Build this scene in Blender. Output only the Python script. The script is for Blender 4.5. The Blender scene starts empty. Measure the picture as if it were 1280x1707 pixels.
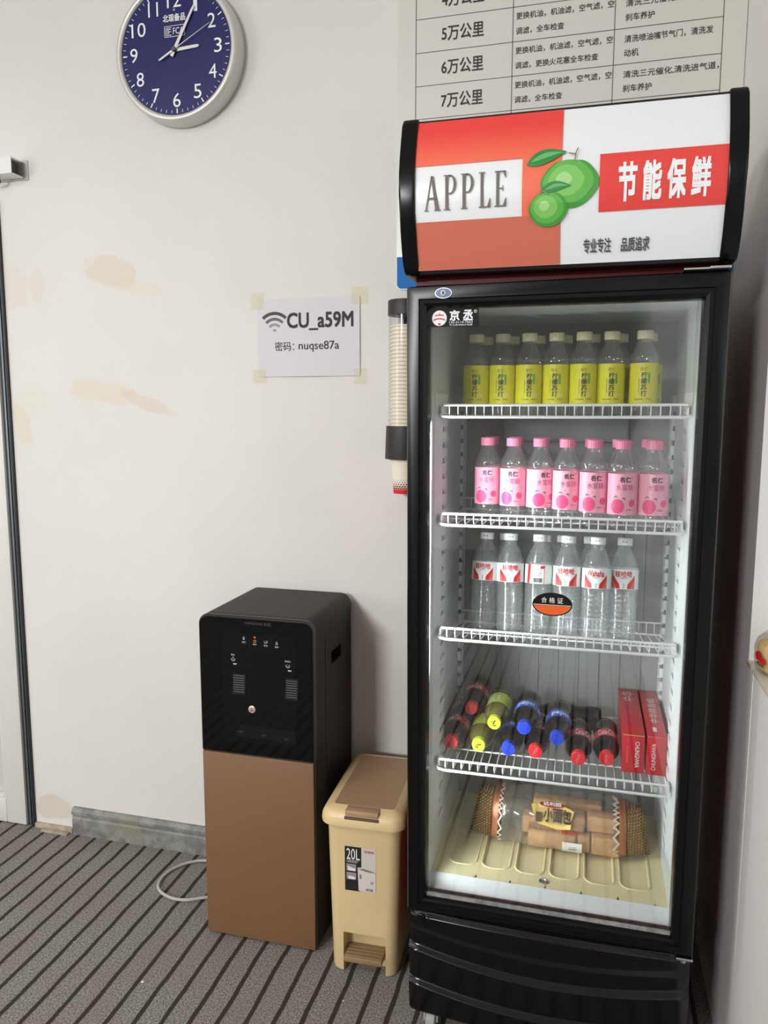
import bpy, bmesh, math, random
from mathutils import Vector, Matrix
random.seed(7)
S = bpy.context.scene
COL = S.collection
PI = math.pi

# ------------------------------------------------------------------ camera
M_RIGHT = None
F_PX = 1272.77
YAW, PITCH, ROLL = -0.26101032, 0.12816913, 0.00144752
EYE = 1.368
def cam_matrix():
    B = Matrix(((1, 0, 0), (0, 0, -1), (0, 1, 0)))
    cy, sy = math.cos(YAW), math.sin(YAW); cp, sp = math.cos(PITCH), math.sin(PITCH); cr, sr = math.cos(ROLL), math.sin(ROLL)
    Ry = Matrix(((cy, -sy, 0), (sy, cy, 0), (0, 0, 1)))
    Rx = Matrix(((1, 0, 0), (0, cp, -sp), (0, sp, cp)))
    Rz = Matrix(((cr, -sr, 0), (sr, cr, 0), (0, 0, 1)))
    return Rz @ Rx @ B @ Ry
m = cam_matrix()
cam = bpy.data.objects.new('camera', bpy.data.cameras.new('camera'))
COL.objects.link(cam)
rt, dn, fw = Vector(m[0]), Vector(m[1]), Vector(m[2])
cam.matrix_world = Matrix(((rt.x, -dn.x, -fw.x, 0), (rt.y, -dn.y, -fw.y, 0), (rt.z, -dn.z, -fw.z, EYE), (0, 0, 0, 1)))
cam.data.sensor_fit = 'VERTICAL'; cam.data.sensor_height = 36; cam.data.lens = F_PX / 1707 * 36
cam.data.clip_start = 0.02
S.camera = cam

# ------------------------------------------------------------------ view, world, lights
S.view_settings.view_transform = 'Standard'; S.view_settings.look = 'None'
S.view_settings.gamma = 1; S.view_settings.use_curve_mapping = False
S.view_settings.exposure = -0.38
S.cycles.use_denoising = True
S.cycles.transparent_max_bounces = 48
S.cycles.max_bounces = 10
S.cycles.caustics_reflective = False; S.cycles.caustics_refractive = False
W = bpy.data.worlds.new('world'); S.world = W; W.use_nodes = True
W.node_tree.nodes['Background'].inputs[0].default_value = (0.86, 0.93, 1.0, 1)
W.node_tree.nodes['Background'].inputs[1].default_value = 1.0
def area(name, loc, target, sx, sy, power, col=(1, 1, 1)):
    l = bpy.data.lights.new(name, 'AREA'); l.shape = 'RECTANGLE'; l.size = sx; l.size_y = sy; l.energy = power; l.color = col
    o = bpy.data.objects.new(name, l); COL.objects.link(o); o.location = loc
    o.rotation_euler = (Vector(target) - Vector(loc)).to_track_quat('-Z', 'Y').to_euler()
    return o
# a high window behind the camera, a left fill added for the right wall and a ceiling panel
key = area('high_window_daylight', (-2.18, -4.2, 2.62), (-0.5, 2.0, 0.60), 1.0, 0.5, 42, (0.985, 0.99, 1.0))
key.data.spread = math.radians(80)
area('left_fill', (-4.0, -1.3, 1.4), (0.3, 1.4, .9), 1.8, 1.5, 52, (0.985, 0.99, 1.0))
area('ceiling_lamp', (-2.3, -0.6, 2.86), (-2.3, -0.6, 0), 2.0, 1.2, 55, (1.0, 0.985, 0.965))
area('window_daylight', (0.72, 0.9, 1.65), (0.3, 0.95, 1.5), 1.1, 1.1, 3, (0.93, 0.97, 1.0))

def fill_strip(name, x, nx, power):
    l = bpy.data.lights.new(name, 'AREA'); l.shape = 'RECTANGLE'; l.size = .004; l.size_y = .95; l.spread = math.radians(130); l.energy = power; l.color = (.90, .97, 1.0)
    o = bpy.data.objects.new(name, l); COL.objects.link(o)
    z_ = Vector((-nx, -1, 0)).normalized(); y_ = Vector((0, 0, 1)); x_ = y_.cross(z_)
    o.matrix_world = Matrix(((x_.x, y_.x, z_.x, x), (x_.y, y_.y, z_.y, 1.5235), (x_.z, y_.z, z_.z, .87), (0, 0, 0, 1)))
# vertical lamps added to brighten the cabinet, behind the left and right door bars
fill_strip('cabinet_fill', -.3125, 1.6, 4.0)
fill_strip('cabinet_fill', .1960, -1.6, 3.8)

# ------------------------------------------------------------------ materials
def lin(c):
    return tuple(((v / 255) / 12.92 if v / 255 <= 0.04045 else (((v / 255) + 0.055) / 1.055) ** 2.4) for v in c)
MATS = {}
def mat(name, rgb, rough=0.5, metal=0.0, spec=0.5, coat=0.0, noise=None, bump=None):
    """rgb in sRGB 0-255; noise = (scale, amount) mottles the colour; bump = (scale, strength)"""
    if name in MATS: return MATS[name]
    mt = bpy.data.materials.new(name); mt.use_nodes = True; nt = mt.node_tree; b = nt.nodes['Principled BSDF']
    c = lin(rgb)
    b.inputs['Base Color'].default_value = (*c, 1); b.inputs['Roughness'].default_value = rough
    b.inputs['Metallic'].default_value = metal; b.inputs['Specular IOR Level'].default_value = spec
    b.inputs['Coat Weight'].default_value = coat; b.inputs['Coat Roughness'].default_value = 0.05
    if noise or bump:
        tc = nt.nodes.new('ShaderNodeTexCoord')
    if noise:
        n = nt.nodes.new('ShaderNodeTexNoise'); n.inputs['Scale'].default_value = noise[0]; n.inputs['Detail'].default_value = 5
        nt.links.new(tc.outputs['Object'], n.inputs['Vector'])
        r = nt.nodes.new('ShaderNodeValToRGB')
        r.color_ramp.elements[0].position = 0.3; r.color_ramp.elements[1].position = 0.7
        r.color_ramp.elements[0].color = (*[v * (1 - noise[1]) for v in c], 1)
        r.color_ramp.elements[1].color = (*[min(1, v * (1 + noise[1])) for v in c], 1)
        nt.links.new(n.outputs['Fac'], r.inputs['Fac']); nt.links.new(r.outputs['Color'], b.inputs['Base Color'])
    if bump:
        n2 = nt.nodes.new('ShaderNodeTexNoise'); n2.inputs['Scale'].default_value = bump[0]
        nt.links.new(tc.outputs['Object'], n2.inputs['Vector'])
        bp = nt.nodes.new('ShaderNodeBump'); bp.inputs['Strength'].default_value = bump[1]; bp.inputs['Distance'].default_value = 0.002
        nt.links.new(n2.outputs['Fac'], bp.inputs['Height']); nt.links.new(bp.outputs['Normal'], b.inputs['Normal'])
    MATS[name] = mt; return mt
def thin_clear(name, tint=(1, 1, 1), base=0.04, edge=0.5, rough=0.03, milk=0.0, milkrgb=(235, 240, 240)):
    """thin transparent sheet: clear straight through, mirror-like at glancing angles"""
    if name in MATS: return MATS[name]
    mt = bpy.data.materials.new(name); mt.use_nodes = True; nt = mt.node_tree; nt.nodes.clear()
    out = nt.nodes.new('ShaderNodeOutputMaterial'); tr = nt.nodes.new('ShaderNodeBsdfTransparent'); gl = nt.nodes.new('ShaderNodeBsdfGlossy')
    tr.inputs[0].default_value = (*tint, 1); gl.inputs['Roughness'].default_value = rough
    lw = nt.nodes.new('ShaderNodeLayerWeight'); lw.inputs[0].default_value = 0.35
    mr = nt.nodes.new('ShaderNodeMapRange'); mr.inputs[3].default_value = base; mr.inputs[4].default_value = edge
    nt.links.new(lw.outputs['Facing'], mr.inputs[0])
    mx = nt.nodes.new('ShaderNodeMixShader'); nt.links.new(mr.outputs[0], mx.inputs[0])
    nt.links.new(gl.outputs[0], mx.inputs[2])
    if milk > 0:
        df = nt.nodes.new('ShaderNodeBsdfDiffuse'); df.inputs[0].default_value = (*lin(milkrgb), 1)
        m2 = nt.nodes.new('ShaderNodeMixShader'); m2.inputs[0].default_value = milk
        nt.links.new(tr.outputs[0], m2.inputs[1]); nt.links.new(df.outputs[0], m2.inputs[2]); nt.links.new(m2.outputs[0], mx.inputs[1])
    else:
        nt.links.new(tr.outputs[0], mx.inputs[1])
    nt.links.new(mx.outputs[0], out.inputs[0]); MATS[name] = mt; return mt
class NT:
    def __init__(s, name):
        s.m = bpy.data.materials.new(name); s.m.use_nodes = True; s.t = s.m.node_tree; s.b = s.t.nodes['Principled BSDF']; MATS[name] = s.m
    def n(s, k, **kw):
        x = s.t.nodes.new(k)
        for a, v in kw.items(): setattr(x, a, v)
        return x
    def put(s, sock, v):
        if hasattr(v, 'is_linked') or isinstance(v, bpy.types.NodeSocket): s.t.links.new(v, sock)
        else: sock.default_value = v
    def math(s, op, a, b=None, c=None):
        x = s.n('ShaderNodeMath', operation=op); s.put(x.inputs[0], a)
        if b is not None: s.put(x.inputs[1], b)
        if c is not None: s.put(x.inputs[2], c)
        return x.outputs[0]
    def mix(s, f, a, b):
        x = s.n('ShaderNodeMix', data_type='RGBA'); s.put(x.inputs[0], f); s.put(x.inputs[6], a); s.put(x.inputs[7], b); return x.outputs[2]
    def noise(s, vec, scale, detail=4, rough=0.5):
        x = s.n('ShaderNodeTexNoise'); x.inputs['Scale'].default_value = scale; x.inputs['Detail'].default_value = detail; x.inputs['Roughness'].default_value = rough
        s.put(x.inputs['Vector'], vec); return x.outputs['Fac']
    def ramp(s, f, lo, hi):
        x = s.n('ShaderNodeMapRange', interpolation_type='SMOOTHSTEP'); s.put(x.inputs[0], f); x.inputs[1].default_value = lo; x.inputs[2].default_value = hi; return x.outputs[0]

# painted wall with dried filler patches
def wall_material(patches, name):
    t = NT(name); g = t.n('ShaderNodeNewGeometry'); sp = t.n('ShaderNodeSeparateXYZ'); t.put(sp.inputs[0], g.outputs['Position'])
    base = t.mix(t.ramp(t.noise(g.outputs['Position'], 2.2), 0.3, 0.7), (*lin((230, 227, 222)), 1), (*lin((225, 222, 216)), 1))
    wob = t.math('MULTIPLY', t.math('SUBTRACT', t.noise(g.outputs['Position'], 16, 6), 0.5), 2.6)
    for (x, z, rx, rz, sl, rgb, op) in patches:
        dx = t.math('SUBTRACT', sp.outputs[0], x); dz = t.math('SUBTRACT', t.math('SUBTRACT', sp.outputs[2], z), t.math('MULTIPLY', dx, sl))
        d = t.math('ADD', t.math('POWER', t.math('ABSOLUTE', t.math('DIVIDE', dx, rx)), 2.0), t.math('POWER', t.math('ABSOLUTE', t.math('DIVIDE', dz, rz)), 2.0))
        f = t.math('MULTIPLY', t.math('SUBTRACT', 1.0, t.ramp(t.math('ADD', d, wob), 0.7, 1.15)), op)
        base = t.mix(t.math('MULTIPLY', f, .65), base, (*lin(rgb), 1))
    t.put(t.b.inputs['Base Color'], base); t.b.inputs['Roughness'].default_value = 0.62; t.b.inputs['Specular IOR Level'].default_value = 0.3
    bp = t.n('ShaderNodeBump'); bp.inputs['Strength'].default_value = 0.12; bp.inputs['Distance'].default_value = 0.003
    t.put(bp.inputs['Height'], t.noise(g.outputs['Position'], 45, 3)); t.put(t.b.inputs['Normal'], bp.outputs[0])
    return t.m
FILL = (222, 206, 186); FILL2 = (226, 214, 188)
M_WALL = wall_material([(-1.37, 1.78, .085, .05, -.25, FILL, .75), (-1.30, 1.735, .10, .022, -.2, FILL2, .5),
                        (-1.70, 1.74, .06, .07, 0, (228, 212, 200), .6), (-1.62, 1.75, .03, .05, 0, (224, 210, 196), .5),
                        (-1.41, 1.43, .11, .035, -.1, FILL2, .8), (-1.27, 1.40, .09, .022, -.35, FILL, .7),
                        (-1.70, 1.33, .035, .06, -1, FILL2, .8), (-1.66, 1.41, .06, .05, 0, (228, 224, 206), .5),
                        (-1.665, 0.07, .07, .045, 0, (210, 190, 172), .7)], 'wall_paint')
t = NT('white_stone_wall'); g = t.n('ShaderNodeNewGeometry'); ns = t.noise(g.outputs['Position'], 2.6, 6, .6)
vein = t.math('ABSOLUTE', t.math('SUBTRACT', ns, .47)); vm = t.math('MULTIPLY', t.math('SUBTRACT', 1.0, t.ramp(vein, .0, .012)), t.ramp(t.noise(g.outputs['Position'], 1.7, 2), .5, .7))
t.put(t.b.inputs['Base Color'], t.mix(t.math('MULTIPLY', vm, .5), (*lin((243, 240, 236)), 1), (*lin((170, 170, 166)), 1))); t.b.inputs['Roughness'].default_value = .5
M_STONE = t.m
M_ROOM = mat('far_wall_grey', (240, 238, 234), .8)
# carpet: grey ribs between dark grooves running towards the back wall
t = NT('striped_carpet'); g = t.n('ShaderNodeNewGeometry'); sp = t.n('ShaderNodeSeparateXYZ'); t.put(sp.inputs[0], g.outputs['Position'])
wv = t.math('MULTIPLY', t.math('SUBTRACT', t.noise(g.outputs['Position'], 9, 3), 0.5), 0.010)
u = t.math('DIVIDE', t.math('ADD', t.math('ADD', sp.outputs[0], wv), 1.135 + 0.0615 * 100.5), 0.0615)
fr = t.math('ABSOLUTE', t.math('SUBTRACT', t.math('FRACT', u), 0.5))
fuzz = t.math('MULTIPLY', t.math('SUBTRACT', t.noise(g.outputs['Position'], 260, 2), 0.5), 0.06)
groove = t.math('SUBTRACT', 1.0, t.ramp(t.math('ADD', fr, fuzz), 0.065, 0.115))
speck = t.noise(g.outputs['Position'], 230, 4, 0.75)
mott = t.noise(g.outputs['Position'], 6, 4)
ca = t.mix(t.ramp(speck, 0.36, 0.64), (*lin((92, 90, 88)), 1), (*lin((174, 170, 164)), 1))
ca = t.mix(t.math('MULTIPLY', t.ramp(mott, 0.35, 0.7), 0.35), ca, (*lin((136, 122, 113)), 1))
ca = t.mix(groove, ca, (*lin((66, 60, 54)), 1))
t.put(t.b.inputs['Base Color'], ca); t.b.inputs['Roughness'].default_value = 0.95; t.b.inputs['Specular IOR Level'].default_value = 0.1
bp = t.n('ShaderNodeBump'); bp.inputs['Strength'].default_value = 0.8; bp.inputs['Distance'].default_value = 0.004
t.put(bp.inputs['Height'], t.math('ADD', t.math('MULTIPLY', speck, 0.5), t.math('MULTIPLY', groove, -0.8))); t.put(t.b.inputs['Normal'], bp.outputs[0])
M_CARPET = t.m
# worn stone-look skirting vinyl
t = NT('grey_skirting'); g = t.n('ShaderNodeNewGeometry')
nz = t.noise(g.outputs['Position'], 22, 6, 0.65)
c = t.mix(t.ramp(nz, 0.35, 0.65), (*lin((112, 113, 112)), 1), (*lin((150, 150, 142)), 1))
c = t.mix(t.ramp(t.noise(g.outputs['Position'], 7, 5), 0.55, 0.72), c, (*lin((140, 136, 118)), 1))
t.put(t.b.inputs['Base Color'], c); t.b.inputs['Roughness'].default_value = 0.55
M_SKIRT = t.m
# gold geometric print on the bread bag ends
t = NT('gold_pattern'); tc = t.n('ShaderNodeTexCoord'); mp = t.n('ShaderNodeMapping'); mp.inputs['Rotation'].default_value = (0, 0.78, 0)
t.put(mp.inputs[0], tc.outputs['Object']); bt = t.n('ShaderNodeTexBrick'); bt.inputs['Scale'].default_value = 55
mp2 = t.n('ShaderNodeMapping'); mp2.inputs['Rotation'].default_value = (PI / 2, 0, 0); t.put(mp2.inputs[0], mp.outputs[0]); t.put(bt.inputs['Vector'], mp2.outputs[0])
bt.inputs['Color1'].default_value = (*lin((232, 200, 118)), 1); bt.inputs['Color2'].default_value = (*lin((176, 138, 70)), 1); bt.inputs['Mortar'].default_value = (*lin((108, 72, 36)), 1)
bt.inputs['Mortar Size'].default_value = 0.09
t.put(t.b.inputs['Base Color'], bt.outputs[0]); t.b.inputs['Metallic'].default_value = 0.45; t.b.inputs['Roughness'].default_value = 0.3
M_GOLD = t.m

BLACK_GLOSS = mat('black_gloss_plastic', (9, 10, 11), 0.25, spec=0.25)
BLACK_SATIN = mat('black_satin_plastic', (20, 21, 23), 0.38)
MAROON = mat('maroon_painted_steel', (84, 10, 18), 0.4, spec=.2)
LINER = mat('white_fridge_liner', (214, 221, 221), 0.4)
LINER_BACK = mat('grey_fridge_back', (146, 149, 146), 0.5)
RAILW = mat('white_plastic_rail', (226, 230, 230), 0.45)
WIRE = mat('white_coated_wire', (240, 241, 240), 0.35)
TRAY = mat('cream_tray_plastic', (222, 211, 165), 0.45, noise=(6, 0.06))
CHROME = mat('brushed_chrome', (205, 205, 205), 0.25, metal=1.0)
GASKET = mat('grey_gasket', (140, 138, 136), 0.5, noise=(60, 0.4))
GLASS = thin_clear('door_glass', (0.98, 0.99, 0.985), base=0.055, edge=0.7, rough=0.01)
WHITE = mat('white_plastic', (238, 238, 236), 0.4)
INK = mat('black_ink', (22, 20, 20), 0.6)
INKW = mat('white_ink', (240, 240, 238), 0.5)
INKG = mat('grey_ink', (112, 104, 100), 0.6)

# ------------------------------------------------------------------ mesh helpers
def new_bm(): return bmesh.new()
def box(bm, x0, x1, y0, y1, z0, z1, bevel=0, seg=2):
    r = bmesh.ops.create_cube(bm, size=1.0)
    for v in r['verts']:
        v.co = Vector(((x0 + x1) / 2 + v.co.x * (x1 - x0), (y0 + y1) / 2 + v.co.y * (y1 - y0), (z0 + z1) / 2 + v.co.z * (z1 - z0)))
    if bevel:
        es = list({e for v in r['verts'] for e in v.link_edges})
        bmesh.ops.bevel(bm, geom=es, offset=bevel, segments=seg, profile=0.5, affect='EDGES')
    return bm
def lathe(bm, prof, cx=0, cy=0, cz=0, seg=32, axis='Z', cap0=True, cap1=True):
    rings = []
    for r, z in prof:
        ring = []
        for k in range(seg):
            a = 2 * PI * k / seg
            if axis == 'Z': p = (cx + r * math.cos(a), cy + r * math.sin(a), cz + z)
            elif axis == 'Y': p = (cx + r * math.cos(a), cy + z, cz - r * math.sin(a))
            else: p = (cx + z, cy + r * math.cos(a), cz + r * math.sin(a))
            ring.append(bm.verts.new(p))
        rings.append(ring)
    for a, b in zip(rings, rings[1:]):
        for k in range(seg): bm.faces.new((a[k], a[(k + 1) % seg], b[(k + 1) % seg], b[k]))
    if cap0: bm.faces.new(list(reversed(rings[0])))
    if cap1: bm.faces.new(rings[-1])
    return bm
def tube(bm, pts, r, seg=8, closed=False):
    pts = [Vector(p) for p in pts]; rings = []; n = len(pts)
    up = None
    for i, p in enumerate(pts):
        a = pts[i - 1] if (i > 0 or closed) else p; b = pts[(i + 1) % n] if (i < n - 1 or closed) else p
        d = (b - a).normalized()
        if up is None: up = d.orthogonal().normalized()
        up = (up - d * up.dot(d)).normalized(); s = d.cross(up)
        rings.append([bm.verts.new(p + (up * math.cos(2 * PI * k / seg) + s * math.sin(2 * PI * k / seg)) * r) for k in range(seg)])
    for i in range(n if closed else n - 1):
        a, b = rings[i], rings[(i + 1) % n]
        for k in range(seg): bm.faces.new((a[k], a[(k + 1) % seg], b[(k + 1) % seg], b[k]))
    if not closed: bm.faces.new(list(reversed(rings[0]))); bm.faces.new(rings[-1])
    return bm
def prism(bm, poly, frame, depth):
    """poly of (u,v); frame(u,v,w) -> world point; extruded w from 0 to depth"""
    a = [bm.verts.new(frame(u, v, 0)) for u, v in poly]; b = [bm.verts.new(frame(u, v, depth)) for u, v in poly]
    n = len(poly)
    bm.faces.new(a); bm.faces.new(list(reversed(b)))
    for i in range(n): bm.faces.new((a[i], b[i], b[(i + 1) % n], a[(i + 1) % n]))
    return bm
def wallf(y):  # u = X, v = Z, w grows towards the room
    return lambda u, v, w: (u, y - w, v)
def grid(bm, nu, nv, fn, close_u=False):
    vs = [[bm.verts.new(fn(i / (nu - (0 if close_u else 1)), j / (nv - 1))) for j in range(nv)] for i in range(nu)]
    for i in range(nu if close_u else nu - 1):
        for j in range(nv - 1): bm.faces.new((vs[i][j], vs[(i + 1) % nu][j], vs[(i + 1) % nu][j + 1], vs[i][j + 1]))
    return bm
def rrect(x0, x1, y0, y1, r, n=6, corners=(1, 1, 1, 1)):
    pts = []
    for k, (cx, cy, a0) in enumerate(((x1 - r, y1 - r, 0), (x0 + r, y1 - r, 90), (x0 + r, y0 + r, 180), (x1 - r, y0 + r, 270))):
        if corners[k]:
            for i in range(n + 1):
                a = math.radians(a0 + 90 * i / n); pts.append((cx + r * math.cos(a), cy + r * math.sin(a)))
        else:
            a = math.radians(a0 + 45); pts.append((cx + (r if math.cos(a) > 0 else -r), cy + (r if math.sin(a) > 0 else -r)))
    return pts
def ellipse(cx, cy, rx, ry, n=32, rot=0):
    c, s = math.cos(rot), math.sin(rot)
    return [(cx + rx * math.cos(2 * PI * k / n) * c - ry * math.sin(2 * PI * k / n) * s, cy + rx * math.cos(2 * PI * k / n) * s + ry * math.sin(2 * PI * k / n) * c) for k in range(n)]
def obj(name, bm, material, parent=None, smooth=40, loc=None, world=True):
    """link bm as one mesh object; when world, its coordinates are world ones and are moved under the parent's root"""
    bmesh.ops.recalc_face_normals(bm, faces=bm.faces)
    me = bpy.data.meshes.new(name); bm.to_mesh(me); bm.free()
    if parent is not None and world:
        p = parent; off = Vector((0, 0, 0))
        while p is not None: off += p.location; p = p.parent
        me.transform(Matrix.Translation(-off))
    me.materials.append(material)
    if smooth:
        me.shade_smooth() if hasattr(me, 'shade_smooth') else None
        me.set_sharp_from_angle(angle=math.radians(smooth))
    else:
        me.shade_flat()
    o = bpy.data.objects.new(name, me); COL.objects.link(o)
    if parent is not None: o.parent = parent
    if loc: o.location = loc
    return o
def thing(name, label, cat, loc=(0, 0, 0), group=None, rot=(0, 0, 0)):
    o = bpy.data.objects.new(name, None); COL.objects.link(o); o.location = loc; o.rotation_euler = rot; o.empty_display_size = 0.05
    o['label'] = label; o['category'] = cat
    if group: o['group'] = group
    return o
def tag(o, label, cat, group=None):
    o['label'] = label; o['category'] = cat
    if group: o['group'] = group
    return o
def structure(name, bm, material, parent=None, smooth=30):
    o = obj(name, bm, material, parent, smooth)
    if parent is None: o['kind'] = 'structure'
    return o
def copy_tree(o, parent=None):
    c = o.copy(); COL.objects.link(c)
    if parent is not None: c.parent = parent
    for ch in list(o.children): copy_tree(ch, c)
    return c
# lettering ---------------------------------------------------------
_glyph = {}
def glyphs(body, bold=0.0, spacing=1.0):
    k = (body, bold, spacing)
    if k not in _glyph:
        c = bpy.data.curves.new('lettering_curve', 'FONT'); c.body = body; c.offset = bold; c.resolution_u = 3; c.space_character = spacing
        o = bpy.data.objects.new('lettering_curve', c); COL.objects.link(o)
        dg = bpy.context.evaluated_depsgraph_get(); dg.update()
        me = bpy.data.meshes.new_from_object(o.evaluated_get(dg))
        vs = [v.co.copy() for v in me.vertices]; fs = [list(p.vertices) for p in me.polygons]
        bpy.data.objects.remove(o); bpy.data.curves.remove(c); bpy.data.meshes.remove(me)
        _glyph[k] = (vs, fs)
    return _glyph[k]
def text(bm, body, x0, x1, y0, y1, fn, bold=0.0, keep=False, spacing=1.0, turn=0):
    """fit the printed text into the box and place every point with fn(u, v); turn rotates by 90 degrees steps (-1 = reads downwards)"""
    vs, fs = glyphs(body, 0.0, spacing)
    pts = [(v.x, v.y) for v in vs]
    if turn == -1: pts = [(y, -x) for x, y in pts]
    if turn == 1: pts = [(-y, x) for x, y in pts]
    ax, bx = min(p[0] for p in pts), max(p[0] for p in pts); ay, by = min(p[1] for p in pts), max(p[1] for p in pts)
    sx = (x1 - x0) / (bx - ax); sy = (y1 - y0) / (by - ay)
    if keep: sx = sy = min(sx, sy)
    lay = 0
    for dx, dy in (((0, 0),) if bold <= 0 else ((-bold, -bold), (bold, -bold), (bold, bold), (-bold, bold))):
        lay += 1
        nv = []
        for p in pts:
            u, v = x0 + (p[0] - ax + dx) * sx, y0 + (p[1] - ay + dy) * sy
            q = Vector(fn(u, v)); n_ = (Vector(fn(u + 1e-4, v)) - q).cross(Vector(fn(u, v + 1e-4)) - q)
            nv.append(bm.verts.new(q + n_.normalized() * (lay * 4e-5)))
        for f in fs: bm.faces.new([nv[i] for i in f])
    return bm
def cpoly(bm, poly, fn, step=.002):
    b2 = new_bm(); b2.faces.new([b2.verts.new((x, 0, z)) for x, z in poly])
    lo, hi = min(p[0] for p in poly), max(p[0] for p in poly); u = (math.floor(lo / step) + 1) * step
    while u < hi - 1e-5:
        bmesh.ops.bisect_plane(b2, geom=b2.verts[:] + b2.edges[:] + b2.faces[:], plane_co=(u, 0, 0), plane_no=(1, 0, 0)); u += step
    mp = {v: bm.verts.new(fn(v.co.x, v.co.z)) for v in b2.verts}
    for fc in b2.faces: bm.faces.new([mp[v] for v in fc.verts])
    b2.free(); return bm
def flat(y):
    return lambda u, v: (u, y, v)
def flatbox(bm, x0, x1, z0, z1, fn):
    vs = [bm.verts.new(fn(a, b)) for a, b in ((x0, z0), (x1, z0), (x1, z1), (x0, z1))]; bm.faces.new(vs); return bm
def flatpoly(bm, poly, fn):
    bm.faces.new([bm.verts.new(fn(a, b)) for a, b in poly]); return bm

# ------------------------------------------------------------------ the room
YB = 2.0166      # back wall
XR = 0.3165      # right wall
XL, YF, ZC = -4.2, -4.6, 2.9
structure('floor', box(new_bm(), XL, 1.2, YF, YB + 0.12, -0.05, 0), M_CARPET)
structure('ceiling', box(new_bm(), XL, 1.2, YF, YB + 0.12, ZC, ZC + 0.05), mat('ceiling_white', (240, 238, 234), 0.8))
DX0, DX1, DZ = -2.66, -1.737, 2.02   # door opening in the back wall
bm = new_bm(); box(bm, DX1, XR, YB, YB + 0.12, 0, ZC); box(bm, XL, DX0, YB, YB + 0.12, 0, ZC); box(bm, DX0, DX1, YB, YB + 0.12, DZ, ZC)
structure('wall_back', bm, M_WALL)
# right wall with the recessed window opening
OY0, OY1, OZ0, OZ1 = 0.35, 1.578, 0.884, 2.25
bm = new_bm(); box(bm, XR, XR + 0.24, OY1, YB + 0.12, 0, ZC); box(bm, XR, XR + 0.24, YF, OY0, 0, ZC)
box(bm, XR, XR + 0.24, OY0, OY1, 0, OZ0); box(bm, XR, XR + 0.24, OY0, OY1, OZ1, ZC)
structure('wall_right', bm, M_STONE)
structure('wall_left', box(new_bm(), XL - 0.1, XL, YF, YB + 0.12, 0, ZC), M_ROOM)
structure('wall_front', box(new_bm(), XL, XR + 0.24, YF - 0.1, YF, 0, ZC), M_ROOM)
w = structure('window_1', (lambda b: (box(b, XR + 0.17, XR + 0.21, OY0, OY1, OZ0, OZ0 + 0.06), box(b, XR + 0.17, XR + 0.21, OY0, OY1, OZ1 - 0.06, OZ1),
     box(b, XR + 0.17, XR + 0.21, OY0, OY0 + 0.06, OZ0 + .06, OZ1 - .06), box(b, XR + 0.17, XR + 0.21, OY1 - 0.06, OY1, OZ0 + .06, OZ1 - .06),
     box(b, XR + 0.17, XR + 0.21, 0.94, 0.99, OZ0 + .06, OZ1 - .06), b)[-1])(new_bm()), WHITE)
structure('window_pane', box(new_bm(), XR + 0.187, XR + 0.193, OY0 + .06, OY1 - .06, OZ0 + .06, OZ1 - .06), thin_clear('window_glass', (0.97, 0.98, 0.98)), w)
structure('trim_1', box(new_bm(), XR - 0.004, XR + 0.165, OY0, OY1, OZ0 - 0.001, OZ0 + 0.008, 0.002), mat('cream_sill', (236, 230, 208), 0.4))
# skirting
prof = [(0, 0), (0.013, 0), (0.013, 0.055), (0.010, 0.06), (0.010, 0.066), (0.015, 0.070), (0.015, 0.080), (0.008, 0.0905), (0, 0.092)]
bm = new_bm(); a = [bm.verts.new((-1.588, YB - d, z)) for d, z in prof]; b = [bm.verts.new((XR, YB - d, z)) for d, z in prof]
bm.faces.new(a); bm.faces.new(list(reversed(b)))
for i in range(len(prof)): bm.faces.new((a[i], b[i], b[(i + 1) % len(prof)], a[(i + 1) % len(prof)]))
structure('baseboard_back', bm, M_SKIRT, smooth=0)
bm = new_bm(); box(bm, -1.736, -1.592, YB - 0.012, YB, 0, 0.018, 0.003); box(bm, -1.70, -1.60, YB - 0.03, YB - 0.012, 0, 0.006, 0.002)
structure('trim_2', bm, mat('worn_plaster', (176, 164, 146), 0.8, noise=(30, 0.25)))
# the white framed door on the left: black seal, stile, rails, pane
PVC = mat('white_pvc', (226, 225, 220), 0.35)
d1 = structure('door_1', (lambda b: (box(b, -1.845, -1.768, YB - .012, YB + .045, .004, DZ - .03, .004), box(b, -2.60, -2.52, YB - .012, YB + .045, .004, DZ - .03, .004),
     box(b, -2.52, -1.845, YB - .012, YB + .045, .004, .085, .004), box(b, -2.52, -1.845, YB - .012, YB + .045, DZ - .11, DZ - .03, .004),
     box(b, -2.52, -1.845, YB + .0, YB + .04, .72, .79, .004), b)[-1])(new_bm()), PVC)
structure('door_pane', box(new_bm(), -2.52, -1.845, YB + .018, YB + .026, .085, DZ - .11), mat('frosted_pane', (206, 208, 205), 0.3), d1)
structure('door_bead', (lambda b: (box(b, -1.858, -1.845, YB - .004, YB + .017, .085, .72, .003), box(b, -1.858, -1.845, YB - .004, YB + .017, .79, DZ - .11, .003), box(b, -2.5, -1.858, YB - .004, YB + .017, .085, .098, .003), b)[-1])(new_bm()), PVC, d1)
bm = new_bm(); box(bm, -1.7665, -1.7605, YB - .004, YB + .03, .004, DZ - .02); box(bm, -1.7435, -1.7375, YB - .008, YB + .03, .004, DZ - .02)
structure('door_seal', bm, mat('black_rubber', (30, 31, 34), 0.5), d1)
bm = new_bm(); box(bm, -1.7605, -1.7535, YB - .006, YB + .03, .004, DZ - .02, .001); box(bm, -1.7505, -1.7435, YB - .003, YB + .03, .004, DZ - .02, .001)
structure('door_frame_strip', bm, mat('grey_aluminium', (120, 128, 132), 0.4, metal=.6), d1)

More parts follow.
